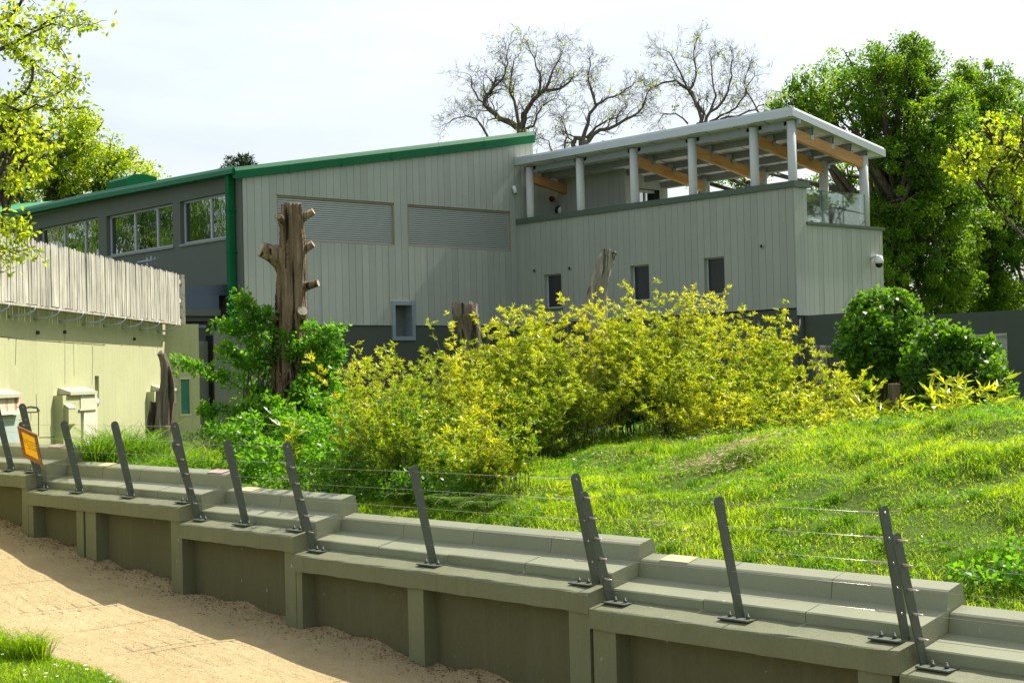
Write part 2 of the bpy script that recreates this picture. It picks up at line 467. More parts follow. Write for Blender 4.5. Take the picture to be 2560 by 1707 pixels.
def planks(parent, axis, pos, u0, u1, w, zb, zt, ops, mat, name='plank', thick=.02, phase=None):
    """vertical boards proud of pos by thick (towards -axis); zb/zt constants or functions of u"""
    fb = zb if callable(zb) else (lambda u: zb)
    ft = zt if callable(zt) else (lambda u: zt)
    a = u0 if phase is None else phase - math.ceil((phase - u0) / w) * w
    cache = {}
    while a < u1 - .01:
        p, q = max(a, u0) + .004, min(a + w, u1) - .004
        a += w
        if q - p < .02: continue
        pieces = {}
        cuts = sorted({p, q, *[c for o in ops for c in o[:2] if p < c < q]})
        for c, d in zip(cuts, cuts[1:]):
            spans = [(None, None)]
            m = (c + d) / 2
            hits = sorted([o for o in ops if o[0] < m < o[1]], key=lambda o: o[2])
            edges = [None]
            for o in hits: edges += [o[2], o[3]]
            edges.append(None)
            for i in range(0, len(edges), 2):
                lo, hi = edges[i], edges[i + 1]
                zl = (fb(c), fb(d)) if lo is None else (lo, lo)
                zh = (ft(c), ft(d)) if hi is None else (hi, hi)
                if zh[0] - zl[0] < .01: continue
                j = random.uniform(0, .003)
                f0, f1 = pos - thick - j, pos
                if axis == 'Y': P = [(c, f0), (d, f0), (d, f1), (c, f1)]
                else: P = [(f0, c), (f0, d), (f1, d), (f1, c)]
                zz = [(zl[0], zh[0]), (zl[1], zh[1]), (zl[1], zh[1]), (zl[0], zh[0])] if axis == 'Y' else [(zl[0], zh[0]), (zl[1], zh[1]), (zl[1], zh[1]), (zl[0], zh[0])]
                r0 = [(x, y, z[0]) for (x, y), z in zip(P, zz)]; r1 = [(x, y, z[1]) for (x, y), z in zip(P, zz)]
                pieces.setdefault((lo, hi) if (lo, hi) != (None, None) else 'full', MB()).loft([r0, r1])
        for mb in pieces.values(): mb.build(name, mat, parent)

# ------------------------------------------------------------------ terrain
XW = 8.807                       # visitors' face of the low wall
PATH_Y = [-30, 2, 6.3, 9.2, 11.5, 13.6, 16, 18.3, 20.2, 24, 60]
PATH_Z = [-1.0, -.10, .05, .17, .285, .417, .55, .757, .97, 1.25, 2.4]
def path_z(y): return np.interp(y, PATH_Y, PATH_Z)
CP = [  # enclosure ground: control points (x, y, z)
    (9.7, 24, 1.75), (9.7, 21, 1.70), (9.7, 18, 1.62), (9.7, 15, 1.46), (9.7, 12, 1.36), (9.7, 9, 1.33), (9.7, 7.4, 1.28), (9.7, 5, 1.05), (9.7, 2, .9), (9.7, -4, .6),
    (13, 25, 1.68), (16, 30, 1.62), (19, 33, 1.6), (22, 34, 1.6), (28, 34, 1.7), (30, 28, 1.8), (30, 20, 2.0), (29, 15, 2.1), (27, 8, 2.3), (14.5, 21.9, 1.66), (17, 24, 1.7), (22, 28, 1.75),
    (12, 17.5, 1.56), (12, 15, 1.55), (26, 0, 2.2), (18, -4, 1.6), (34, 10, 2.1)]
for px, py, d in [(1300, 1285, 14.3), (1600, 1200, 16.5), (1600, 1090, 19.5), (1800, 1090, 19.2), (2000, 1250, 14.5), (2000, 1120, 18.3), (2300, 1110, 15.5), (2400, 1300, 12.3),
                  (2500, 1400, 11.2), (2560, 998, 15.8), (2420, 1008, 16.8), (2250, 1040, 17.8), (1750, 1300, 13.6), (1450, 1180, 17.2), (2540, 1180, 13.4), (2700, 1000, 15.0)]:
    CP.append(tuple(at(px, py, d)))
CP += [(17.2, 7.0, 2.36), (19, 9.5, 2.25), (20, 12, 2.18), (18.5, 14, 2.2), (17.0, 16, 2.05), (15.5, 17.5, 1.85), (19, 4, 2.3), (22, 14, 2.05), (22, 9, 2.15)]
CP = np.array(CP)
def ground_z(x, y):
    x = np.asarray(x, float); y = np.asarray(y, float)
    d2 = (x[..., None] - CP[:, 0]) ** 2 + (y[..., None] - CP[:, 1]) ** 2
    w = np.exp(-d2 / 5.5) + 2.0 / (d2 + 1.0) ** 2 * .25
    z = (w * CP[:, 2]).sum(-1) / w.sum(-1)
    z = z + .075 * np.sin(x * 2.3 + np.sin(y * 1.7) * 1.4) * np.sin(y * 2.1 + x * .6) + .050 * np.sin(x * 5.1 + y * 1.3 + 1.7 * np.sin(y * 2.9)) * np.sin(y * 4.7 - x * 1.1)
    lim = np.interp(y, [-4, 2, 4, 7.6, 11.3, 14.7, 18, 22], [.87, 1.04, 1.18, 1.32, 1.44, 1.62, 1.82, 2.02]) + .30 * np.clip(x - 9.6, 0, None)
    return np.minimum(z, lim - .06 * np.exp(-np.clip(lim - z, 0, None) * 8))
def gz(x, y): return float(ground_z(np.array(x), np.array(y)))

def grid_mesh(name, xs, ys, zf, mat, label, kind='structure'):
    X, Y = np.meshgrid(xs, ys)
    Z = zf(X, Y)
    me = bpy.data.meshes.new(name)
    nx, ny = len(xs), len(ys)
    V = np.stack([X, Y, Z], -1).reshape(-1, 3)
    idx = np.arange(nx * ny).reshape(ny, nx)
    Fq = np.stack([idx[:-1, :-1], idx[:-1, 1:], idx[1:, 1:], idx[1:, :-1]], -1).reshape(-1, 4)
    me.from_pydata(V.tolist(), [], Fq.tolist())
    me.polygons.foreach_set('use_smooth', [True] * len(me.polygons))
    o = link(name, me, mat)
    tag(o, label, None, None, kind)
    return o

def path_surf(X, Y):
    z = path_z(Y)
    edge = np.clip((X - 8.35) / .7, 0, 1)
    return z + .05 * edge ** 2 * (1 + .6 * np.sin(Y * 3.1) + .5 * np.sin(Y * 7.7 + X * 5)) + .010 * np.sin(X * 4.1 + Y * 1.3) * np.sin(Y * 2.7)
VERGE_X = lambda Y: 6.50 + .05 * np.sin(Y * 2.1) + .035 * np.sin(Y * 5.3 + 1)
def verge_surf(X, Y):
    t = VERGE_X(Y) - X
    return path_z(Y) - .06 + .12 * np.clip(t / .35, 0, 1) + .10 * np.clip(t - .3, 0, 8) * .55
far = MB(); far.poly([(-900, -900, -1.6), (1500, -900, -1.6), (1500, 1500, -1.6), (-900, 1500, -1.6)])
tag(far.build('ground', 'far_ground'), 'level ground running out behind the buildings', None, None, 'structure')
grid_mesh('path', np.linspace(4.5, 9.02, 90), np.linspace(-8, 40, 320), path_surf, 'path', 'sandy yellow path along the foot of the low wall')
grid_mesh('verge', np.concatenate([np.linspace(-6, 4, 14), np.linspace(4.3, 6.75, 26)]), np.linspace(-8, 40, 160), verge_surf, 'earth', 'grassy verge along the near side of the path')
xs = np.concatenate([np.arange(9.56, 24, .22), np.arange(24, 80, 1.2)])
grid_mesh('grass_bank', xs, np.concatenate([np.arange(-16, -1, .8), np.arange(-1, 30, .25), np.arange(30, 75, 1.2)]), ground_z, 'earth', 'green grassy mound inside the enclosure')

# ------------------------------------------------------------------ main hall
HX0, HX1, HY0, HY1 = 21.17, 31.52, 34.554, 50.0
def verge_low(x): return 8.335 + (x - HX0) * .1725
hall = empty('exhibit_hall', 'grey plank-clad hall with a sloping green roof edge and two louvred panels', 'building', (26, 40, 1.5))
LV = [(22.23, 26.14, 6.75, 7.965), (26.62, 30.53, 6.745, 7.957)]
HATCH = (25.97, 26.79, 4.07, 5.185)
mb = wall_openings(MB(), 'Y', HY0, .18, HX0 + .16, HX1, 4.49, 8.20, LV + [(25.97, 26.79, 4.49, 5.185)])
mb.loft([[(HX0 + .16, HY0, 8.2), (HX1, HY0, 8.2), (HX1, HY0 + .18, 8.2), (HX0 + .16, HY0 + .18, 8.2)],
         [(HX0 + .16, HY0, verge_low(HX0) - .02), (HX1, HY0, verge_low(HX1)), (HX1, HY0 + .18, verge_low(HX1)), (HX0 + .16, HY0 + .18, verge_low(HX0) - .02)]])
mb.build('front_wall', 'gap', hall)
planks(hall, 'Y', HY0, HX0 + .02, HX1, .2300, 4.495, verge_low, LV + [(25.97, 26.79, 4.07, 5.185)], 'clad', phase=22.23)
mb = wall_openings(MB(), 'Y', HY0 + .012, .25, HX0, HX1, .8, 4.475, [(25.97, 26.79, 4.07, 4.475), (23.93, 24.29, 2.02, 2.33)])
mb.build('lower_wall', 'render_dark', hall)
WINS = [(35.30, 37.81, 6.86, 8.05), (38.22, 42.24, 6.86, 8.06), (42.77, 46.97, 6.90, 8.10)]
mb = wall_openings(MB(), 'X', HX0, .2, HY0 + .02, 48.3, .8, 8.56, WINS)
mb.build('side_wall', 'render_mid', hall)
# turned end of the side wall, beyond the far left window
e0, e1 = Vector((HX0, 48.3, 0)), Vector((HX0 - 3.6, 57.5, 0))
mb = MB(); mb.beam((e0.x + .02, e0.y, 4.7), (e1.x, e1.y, 4.7), .2, 7.8); mb.build('end_wall', 'render_mid', hall)
mb = MB(); mb.box((HX1 - .18, HY0 + .18, 1.0), (HX1, HY1, 10.0)); mb.box((HX0 + .2, HY1 - .2, 1.0), (HX1 - .18, HY1, 8.5)); mb.build('rear_wall', 'render_mid', hall)
# roof: sloping sheet with standing seams, front verge trim, eaves gutter
rz = lambda x, y: 8.53 + (x - 20.93) * .1760 + .20 * min(1, max(0, (y - HY0) / 9))
mb = MB()
for y0, y1 in ((HY0 - .02, 43.5), (43.5, 58)):
    mb.loft([[(x, y0, rz(x, y0) - .06), (x, y1, rz(x, y1) - .06), (x, y1, rz(x, y1)), (x, y0, rz(x, y0))] for x in (20.98, HX1)])
rf_ = mb.build('roof', 'green_top', hall)
mb = MB(); y = HY0 + .3
while y < 58:
    mb.beam((21.3, y, rz(21.3, y) + .006), (HX1, y, rz(HX1, y) + .006), .03, .02); y += .45
tag(mb.build('seam', 'green_top', rf_), kind='stuff')
a = [(20.93, 8.335 - .04), (HX1 + .01, verge_low(HX1))]
mb = MB()
prof = lambda x, zb, zt: [(x, HY0 - .035, zb), (x, HY0 - .115, zb), (x, HY0 - .115, zb + (zt - zb) * .66), (x, HY0 - .045, zt), (x, HY0 + .05, zt), (x, HY0 + .05, zb + .05)]
mb.loft([prof(20.93, 8.30, 8.60), prof(HX1 + .01, verge_low(HX1) - .01, 10.475)])
for x in np.arange(22.6, 31, 1.72):
    zb = verge_low(x) - .012; zt = 8.60 + (x - 20.93) * .1771
    mb.loft([[(p[0], p[1] - .004, p[2]) for p in prof(x, zb, zt)], [(p[0], p[1] - .004, p[2]) for p in prof(x + .12, zb + .02, zt + .021)]])
mb.build('verge_trim', 'green', hall)
mb = MB()
gp = lambda zb, zt: [(20.86, zb), (21.15, zb), (21.15, zt), (20.96, zt), (20.86, zb + (zt - zb) * .55)]
for (y0, b0, t0), (y1, b1, t1) in (((HY0 - .03, 8.44, 8.645), (43.0, 8.57, 8.82)), ((43.0, 8.57, 8.82), (48.3, 8.60, 8.835))):
    mb.loft([[(x, y0, z) for x, z in gp(b0, t0)], [(x, y1, z) for x, z in gp(b1, t1)]])
mb.beam((e0.x - .17, e0.y, 8.68), (e1.x - .17, e1.y, 8.68), .27, .24)
mb.build('eaves_gutter', 'green_gutter', hall)
mb = MB()
p = [onX(227, 495, 21.0), np.array([20.93, 48.3, 8.815]), np.array([e1.x - .1, e1.y, 8.82]), at(-60, 512, 66), at(27, 511, 60)]
mb.poly(p); mb.poly([q - np.array([0, 0, .06]) for q in reversed(p)])
mb.build('hipped_roof_end', 'green_top', hall)
mb = MB()
va, vb, vz = onX(268, 490, 21.9), onX(318, 486, 21.9), 0
mb.loft([[(x, yy, z) for x, z in ((21.9, 8.9), (22.9, 9.0), (22.9, 9.36), (22.5, 9.43), (22.15, 9.40), (21.9, 9.26))] for yy in (vb[1], va[1])])
mb.build('roof_vent', 'green', hall)
mb = MB(); mb.box((20.95, 34.84, 4.3), (21.12, 35.02, 8.56))
for z in (5.3, 6.4, 7.5): mb.box((20.935, 34.82, z), (21.17, 35.04, z + .05))
mb.build('downpipe', 'green', hall)
# louvred panels
for (u0, u1, z0, z1) in LV:
    mb = MB()
    mb.box((u0, HY0 + .02, z1 - .06), (u1, HY0 + .16, z1 - .001)); mb.box((u0 + .001, HY0 - .02, z0 + .001), (u1 - .001, HY0 + .16, z0 + .04))
    lp = mb.build('louvre_panel', 'reveal', hall)
    mb = MB(); mb.box((u0 - .001, HY0 - .017, z0), (u0 + .03, HY0 + .14, z1 - .06)); mb.build('frame', 'reveal', lp); mb = MB(); mb.box((u1 - .03, HY0 - .017, z0 + .04), (u1 + .001, HY0 + .14, z1 - .06)); mb.build('frame', 'reveal', lp)
    mb = MB(); n = 19; h = (z1 - z0 - .10) / n
    mb.box((u0, HY0 + .15, z0), (u1, HY0 + .165, z1))
    mb.build('backing', 'frame_dark', lp)
    mb = MB()
    for i in range(n):
        z = z0 + .04 + i * h
        mb.loft([[(x, HY0 + .045, z), (x, HY0 + .060, z), (x, HY0 + .135, z + h * .75), (x, HY0 + .130, z + h * .95), (x, HY0 + .052, z + h * .72), (x, HY0 + .045, z + h * .68)] for x in (u0 + .03, u1 - .03)])
    tag(mb.build('slat', 'louvre', lp), kind='stuff')
# galvanised hatches
def hatch(u0, u1, z0, z1, w):
    mb = MB()
    for q in (((u0, z0), (u0 + w, z1)), ((u1 - w, z0), (u1, z1)), ((u0 + w, z1 - w), (u1 - w, z1)), ((u0 + w, z0), (u1 - w, z0 + w))):
        mb.box((q[0][0], HY0 - .05, q[0][1]), (q[1][0], HY0 + .40, q[1][1]))
    f = mb.build('hatch_frame', 'galv', hall)
    mb = MB(); mb.box((u0 + w, HY0 + .36, z0 + w), (u1 - w, HY0 + .38, z1 - w)); mb.build('hatch_back', 'render_mid', f)
    mb = MB(); mb.box(((u0 + u1) / 2 - .12, HY0 + .30, z0 + w), ((u0 + u1) / 2 - .09, HY0 + .36, z1 - w)); mb.build('post', 'frame_dark', f)
hatch(*HATCH, .115)
hatch(23.93, 24.29, 2.02, 2.33, .06)
# hall windows
MUL = [[36.34], [40.68, 39.33], [45.35, 43.89]]
for (u0, u1, z0, z1), ml in zip(WINS, MUL):
    X = HX0 + .13; fw_ = .055
    mb = MB()
    mb.box((X, u0, z1 - fw_), (X + .06, u1, z1)); mb.box((X, u0, z0), (X + .06, u1, z0 + fw_))
    mb.box((X, u0, z0 + fw_), (X + .06, u0 + fw_, z1 - fw_)); mb.box((X, u1 - fw_, z0 + fw_), (X + .06, u1, z1 - fw_))
    wf = mb.build('window', 'frame_white', hall)
    for m in ml:
        mb = MB(); mb.box((X - .01, m - .035, z0 + fw_), (X + .06, m + .035, z1 - fw_)); mb.build('mullion', 'frame_white', wf)
    ed = sorted([u0 + fw_] + [q for m in ml for q in (m - .035, m + .035)] + [u1 - fw_])
    for q0, q1 in zip(ed[::2], ed[1::2]):
        mb = MB(); mb.box((X + .025, q0, z0 + fw_), (X + .035, q1, z1 - fw_)); mb.build('pane', 'win', wf)
    mb = MB(); mb.box((X - .17, u0 - .06, z0 - .07), (X + .02, u1 + .02, z0 - .003)); mb.build('sill', 'sill', wf)
mb = MB(); mb.box((HX0 + .21, 35, 6.5), (HX0 + .23, 47.2, 8.4)); mb.build('room_lining', 'black', hall)

# ------------------------------------------------------------------ terrace wing
WX, WY0, WY1, WXE = 30.803, 24.03, 34.50, 34.50
wing = empty('terrace_wing', 'plank-clad wing with a roofed open terrace on white columns', 'building', (32.6, 29, 1.5))
WW = [(32.62, 33.38, 4.93, 5.985), (29.08, 29.82, 4.96, 6.0), (26.36, 27.09, 4.975, 6.015)]
mb = wall_openings(MB(), 'X', WX, .18, WY0 + .05, WY1 + .04, 4.53, 7.57, WW); mb.build('front_wall', 'gap', wing)
planks(wing, 'X', WX, WY0 - .02, WY1 + .03, .2300, 4.53, 7.57, WW, 'clad_wing', phase=26.36)
mb = MB(); mb.box((WX + .012, WY0 + .03, .8), (WXE, WY1, 4.50)); mb.build('lower_wall', 'render_dark', wing)
mb = MB(); mb.box((WX + .05, WY0 + .001, 4.34), (WXE, WY0 + .16, 6.64)); mb.box((WX + .05, WY0 + .001, 6.64), (31.31, WY0 + .16, 7.565)); mb.build('end_wall', 'gap', wing)
planks(wing, 'Y', WY0, 31.28, WXE, .205, 4.335, 6.64, [], 'clad')
planks(wing, 'Y', WY0, WX + .17, 31.28, .155, 4.335, 7.565, [], 'clad')
mb = MB(); mb.box((WX - .026, WY0 - .026, 4.335), (WX + .165, WY0 - .001, 7.566)); mb.box((WX - .026, WY0 - .001, 4.335), (WX - .001, WY0 + .001, 7.566)); mb.build('corner_board', 'clad', wing)
mb = MB(); mb.tube([(WX + .14, WY0 + .14, .8), (WX + .14, WY0 + .14, 4.33)], .125, 16); mb.build('corner_pile', 'render_dark', wing)
mb = MB()
mb.box((WX - .075, WY0 - .075, 7.57), (WX + .32, WY1 + .02, 7.728)); mb.box((WX + .32, WY0 - .075, 7.571), (31.37, WY0 + .24, 7.729)); mb.build('coping', 'coping_green', wing)
mb = MB(); mb.box((31.235, WY0 - .07, 6.643), (WXE + .07, WY0 + .22, 6.715)); mb.build('low_coping', 'coping_green', wing)
mb = MB(); mb.box((WX + .2, WY0 + .17, 6.25), (WXE, WY1, 6.45)); mb.build('terrace_floor', 'column', wing)  # unseen floor, coloured pale to bounce light onto the roof underside
mb = MB(); mb.box((WXE - .18, WY0 + .17, 4.34), (WXE - .01, WY1, 6.249)); mb.box((WXE - .12, WY0 + .25, 6.45), (WXE - .02, WY1, 6.60)); mb.build('rear_wall', 'render_mid', wing)
# inner faces of the terrace: end of the hall, stair core
planks(wing, 'Y', WY1 + .03, WX + .2, 34.35, .23, 6.45, 9.3, [(32.98, 33.5, 6.5, 8.12)], 'clad_wing')
mb = wall_openings(MB(), 'Y', WY1 + .035, .1, HX1 + .01, 34.35, 4.5, 9.0, []); mb.build('terrace_back_wall', 'gap', wing)
mb = MB(); mb.box((32.99, WY1 + .034, 6.5), (33.49, WY1 + .0345, 8.11)); mb.build('recess_shade', 'black', wing)  # flat black sheet standing in for the shade inside the recess
BOXO = (33.10, 33.98, 6.6, 8.50)
planks(wing, 'X', 32.5, 31.58, WY1 - .02, .23, 6.45, 9.1, [], 'clad_wing')
planks(wing, 'Y', 31.60, 32.49, 34.33, .23, 6.45, 9.1, [BOXO], 'clad_wing')
mb = MB(); mb.box((32.505, 31.605 + .3, 6.45), (34.33, WY1 - .02, 8.75)); mb.box((32.505, 31.605, 6.45), (BOXO[0], 31.9, 8.75)); mb.box((BOXO[1], 31.605, 6.45), (34.33, 31.9, 8.75)); mb.box((BOXO[0], 31.605, 8.50), (BOXO[1], 31.9, 8.75)); mb.build('stair_core', 'gap', wing)
mb = MB(); mb.box((BOXO[0], 31.80, 8.42), (BOXO[1], 31.88, 8.50)); mb.box((BOXO[0], 31.8, 6.6), (BOXO[0] + .05, 31.88, 8.42)); mb.box((33.55, 31.8, 6.6), (33.59, 31.88, 8.42)); dr_ = mb.build('door', 'frame_white', wing)
mb = MB(); mb.box((BOXO[0] + .05, 31.84, 6.6), (33.55, 31.85, 8.42)); mb.box((33.59, 31.84, 6.6), (BOXO[1], 31.85, 8.42)); mb.build('pane', 'win', dr_)
# columns
CX, RX = 31.0, 34.0
roof_u = lambda x: 9.34 - (x - (WX - .05)) * .185         # underside of the roof sheet
FY = [34.14, 31.95, 29.77, 27.58, 25.44, 24.21]
for yy in FY:
    mb = MB(); zt = roof_u(CX) - .02
    mb.tube([(CX, yy, 6.45), (CX, yy, zt)], .118, 20); mb.build('column', 'column', wing)
RY = [29.82, 27.62, 25.50, 24.19]
for yy in RY:
    mb = MB(); mb.tube([(RX, yy, 6.45), (RX, yy, roof_u(RX) - .13)], .125, 20); mb.build('column', 'column', wing)
# roof
def sl(x, dz=0): return roof_u(x) + dz
mb = MB()
mb.loft([[(WX - .02, yy, sl(WX - .02, .02)), (WXE + .08, yy, sl(WXE + .08, .02)), (WXE + .08, yy, sl(WXE + .08, .12)), (WX - .02, yy, sl(WX - .02, .12))] for yy in (WY0 - .02, WY1 - .01)])
rf = mb.build('roof', 'white_under', wing)
mb = MB()
for yy in np.arange(WY0 + .9, WY1 - .2, 1.0): mb.beam((WX, yy, sl(WX, .012)), (WXE, yy, sl(WXE, .012)), .012, .014)
mb.build('sheet_joint', 'purlin', rf)
mb = MB()
f0 = WX - .085
mb.prismY([(f0, 9.36), (f0 + .055, 9.345), (f0 + .055, 9.57), (f0 + .14, 9.60), (f0 + .10, 9.615), (f0 + .03, 9.60), (f0, 9.535)], WY0 - .08, WY1 + .02)
for yy in np.arange(WY0 + 2, WY1, 2.9): mb.prismY([(f0 - .004, 9.36), (f0 + .05, 9.345), (f0 + .05, 9.60), (f0 + .03, 9.604), (f0 - .004, 9.536)], yy, yy + .10)
mb.build('front_fascia', 'silver', wing)
mb = MB()
xe = WXE + .14
mb.loft([[(x, WY0 - .082, z), (x, WY0 - .02, z - .012), (x, WY0 - .02, z + .225), (x, WY0 + .09, z + .255), (x, WY0 - .05, z + .24), (x, WY0 - .082, z + .18)] for x, z in ((f0 + .002, 9.36), (xe, 9.36 - (xe - f0) * .188))])
mb.box((xe - .02, WY0 - .08, sl(xe) + .0), (xe + .04, WY1, sl(xe) + .2))
mb.build('side_fascia', 'silver', wing)
# purlins along the roof, glulam beams across with brackets
PX = [31.05, 31.75, 32.6, 33.35, 34.05]
for x in PX:
    mb = MB(); z = sl(x)
    mb.box((x - .03, WY0 + .05, z - .17), (x + .0, WY1 - .1, z + .012)); mb.box((x, WY0 + .05, z - .17), (x + .05, WY1 - .1, z - .155)); mb.build('purlin', 'purlin', wing)
pairs = [(34.14, 34.14), (29.77, 29.82), (27.58, 27.62), (25.44, 25.50), (24.21, 24.19)]
for a_, b_ in pairs:
    x0, x1 = CX + .10, RX + .02
    mb = MB(); z0, z1 = sl(x0) - .20 - .13, sl(x1) - .20 - .13
    mb.beam((x0, a_, z0), (x1, b_, z1), .14, .27); bm_ = mb.build('glulam_beam', 'beam', wing)
    mb = MB()
    for x in PX[1:]:
        z = sl(x)
        for sgn in (-1, 1): mb.box((x - .06, a_ + sgn * .075, z - .30), (x + .06, a_ + sgn * .085, z - .17)); mb.box((x - .075, a_ + sgn * .05 - .05, z - .17), (x - .065, a_ + sgn * .05 + .05, z - .02))
        mb.tube([(x, a_ - .10, z - .25), (x, a_ + .10, z - .25)], .012, 6)
    mb.build('beam_bracket', 'bracket', bm_)
mb = MB()
for yy in FY:
    for sg in (-1, 1): mb.box((CX + .02, yy + sg * .20 - .05, sl(CX) - .10), (CX + .06, yy + sg * .20 + .05, sl(CX) + .0))
mb.build('column_bracket', 'bracket', wing)
# glass balustrade
for q0, q1 in ((31.40, 32.03), (32.05, 32.93), (32.95, 33.87)):
    mb = MB(); mb.box((q0, WY0 + .06, 6.715), (q1, WY0 + .075, 7.572)); g_ = mb.build('glass_panel', 'clear', wing)
    mb = MB(); mb.box((q1, WY0 + .06, 6.716), (q1 + .008, WY0 + .075, 7.571)); mb.build('edge', 'glass_edge', g_)
# wing windows
for (u0, u1, z0, z1) in WW:
    X = WX + .10; t = .05
    mb = MB()
    mb.box((X, u0, z0 + .02), (X + .06, u0 + t, z1)); mb.box((X, u1 - t, z0 + .02), (X + .06, u1, z1)); mb.box((X, u0 + t, z1 - t), (X + .06, u1 - t, z1)); mb.box((X, u0 + t, z0 + .02), (X + .06, u1 - t, z0 + .02 + t))
    wf = mb.build('window', 'frame_white', wing)
    mb = MB(); mb.box((X + .02, u0 + t, z0 + .02 + t), (X + .03, u1 - t, z1 - t)); mb.build('pane', 'win_dark', wf)
    mb = MB(); mb.box((WX - .06, u0 - .03, z0 - .04), (X, u1 + .03, z0 + .018)); mb.build('sill', 'coping_green', wf)
    mb = MB(); mb.box((WX - .021, u0 + .001, z1 - .02), (X, u1 - .001, z1 + .001)); mb.box((WX - .021, u0 - .001, z0 + .02), (X, u0 + .012, z1 - .02)); mb.box((WX - .021, u1 - .012, z0 + .02), (X, u1 + .001, z1 - .02)); mb.build('lining', 'clad_wing', wf)
for (u, z) in ((33.78, 6.115), (32.25, 6.082), (25.09, 6.157)):
    mb = MB(); mb.tube([(WX - .05, u, z), (WX - .02, u, z)], .062, 14); rn = mb.build('drain_outlet', 'sill' if u > 26 else 'bracket', wing)
    mb = MB(); mb.tube([(WX - .052, u, z), (WX - .049, u, z)], .043, 14); mb.build('bore', 'black', rn)

# fixtures on the walls
t = empty('bullet_camera', 'white bullet camera on the hall wall beside the terrace roof', 'security camera', (30.66, HY0 - .02, 8.6))
mb = MB(); mb.tube([(30.66, HY0 - .022, 8.66), (30.66, HY0 - .10, 8.66)], .045, 10); mb.build('mount', 'white', t)
mb = MB(); mb.tube([(30.62, HY0 - .10, 8.72), (30.66, HY0 - .14, 8.50)], .055, 12); mb.build('housing', 'white', t)
mb = MB(); mb.tube([(30.66, HY0 - .14, 8.499), (30.663, HY0 - .143, 8.48)], .046, 12); mb.build('lens', 'black', t)
t = empty('dome_camera', 'white dome camera on a bracket on the wing end wall', 'security camera', (33.97, WY0 - .02, 5.75))
mb = MB(); mb.tube([(33.95, WY0 - .022, 5.88), (33.95, WY0 - .20, 5.93), (33.97, WY0 - .26, 5.90)], .035, 8); mb.build('arm', 'white', t)
mb = MB(); mb.tube([(33.97, WY0 - .26, z) for z in (5.93, 5.91, 5.80, 5.72)], [.05, .09, .12, .12], 16); mb.build('housing', 'white', t)
mb = MB(); mb.tube([(33.97, WY0 - .26, z) for z in (5.719, 5.66, 5.62, 5.60)], [.105, .095, .06, .01], 16); mb.build('dome', 'black', t)
t = empty('wall_lamp', 'round white bulkhead lamp with a black rim on the terrace back wall', 'lamp', (32.48, 34.48, 8.1))
mb = MB(); mb.tube([(32.52, WY1 + .01, 8.07), (32.52, WY1 - .09, 8.07)], .17, 20); mb.build('rim', 'black', t)
mb = MB(); mb.tube([(32.52, WY1 - .09, 8.07), (32.52, WY1 - .13, 8.07), (32.52, WY1 - .15, 8.07)], [.135, .12, .07], 20); mb.build('lamp_shade', 'white', t)
t = empty('alarm_sounder', 'small dark red alarm on the terrace back wall above the round lamp', 'alarm', (32.2, 34.48, 8.42))
mb = MB(); mb.tube([(32.2, WY1 + .01, 8.42), (32.2, WY1 - .05, 8.42)], .085, 14); mb.build('base', 'black', t)
mb = MB(); mb.tube([(32.2, WY1 - .05, 8.42), (32.2, WY1 - .11, 8.42)], .062, 14); mb.build('cap', 'red', t)

# ------------------------------------------------------------------ low building between hall and beige house, dark yard walls
lean = empty('lean_to', 'low lean-to with a blue-grey felt roof between the beige wall and the hall', 'building', (20, 36, 1.5))
mb = MB(); mb.box((18.0, 35.6, 1.0), (21.1, 37.6, 4.74)); mb.build('wall', 'render_mid', lean)
mb = MB(); mb.box((17.5, 35.25, 4.93), (20.84, 37.8, 5.30)); mb.loft([[(17.5, 35.3, 5.302), (17.5, 39.5, 5.302), (17.5, 39.5, 5.35), (17.5, 35.3, 5.31)], [(21.14, 35.36, 5.302), (21.14, 39.5, 5.302), (21.14, 39.5, 5.64), (21.14, 35.36, 5.60)]]); mb.build('roof', 'blue_roof', lean)
mb = MB(); mb.box((17.5, 35.17, 4.75), (20.84, 35.30, 4.925)); mb.box((17.6, 35.32, 4.62), (20.84, 35.45, 4.748)); mb.build('fascia', 'render_mid', lean)
mb = MB(); mb.box((18.0, 35.48, 4.1), (19.55, 35.598, 4.60)); mb.build('block_panel', 'blue_roof', lean)
yard = empty('yard_wall', 'low dark green wall in front of the hall, left of the bare trunk', 'wall', (20.6, 34, 1.2))
mb = MB(); mb.box((19.90, 33.95, .9), (23.4, 34.15, 4.31)); mb.build('wall_panel', 'render_mid', yard)
mb = MB(); mb.box((19.0, 34.2, .9), (19.87, 34.4, 4.06)); mb.build('wall_panel', 'render_mid', yard)
mb = MB(); mb.box((19.872, 34.0, .9), (19.898, 34.3, 4.2)); mb.build('joint', 'black', yard)
mb = MB(); mb.box((19.02, 34.25, 4.062), (19.10, 34.35, 4.46)); mb.box((19.02, 34.25, 4.40), (19.86, 34.35, 4.47)); mb.build('opening_frame', 'blue_roof', yard)

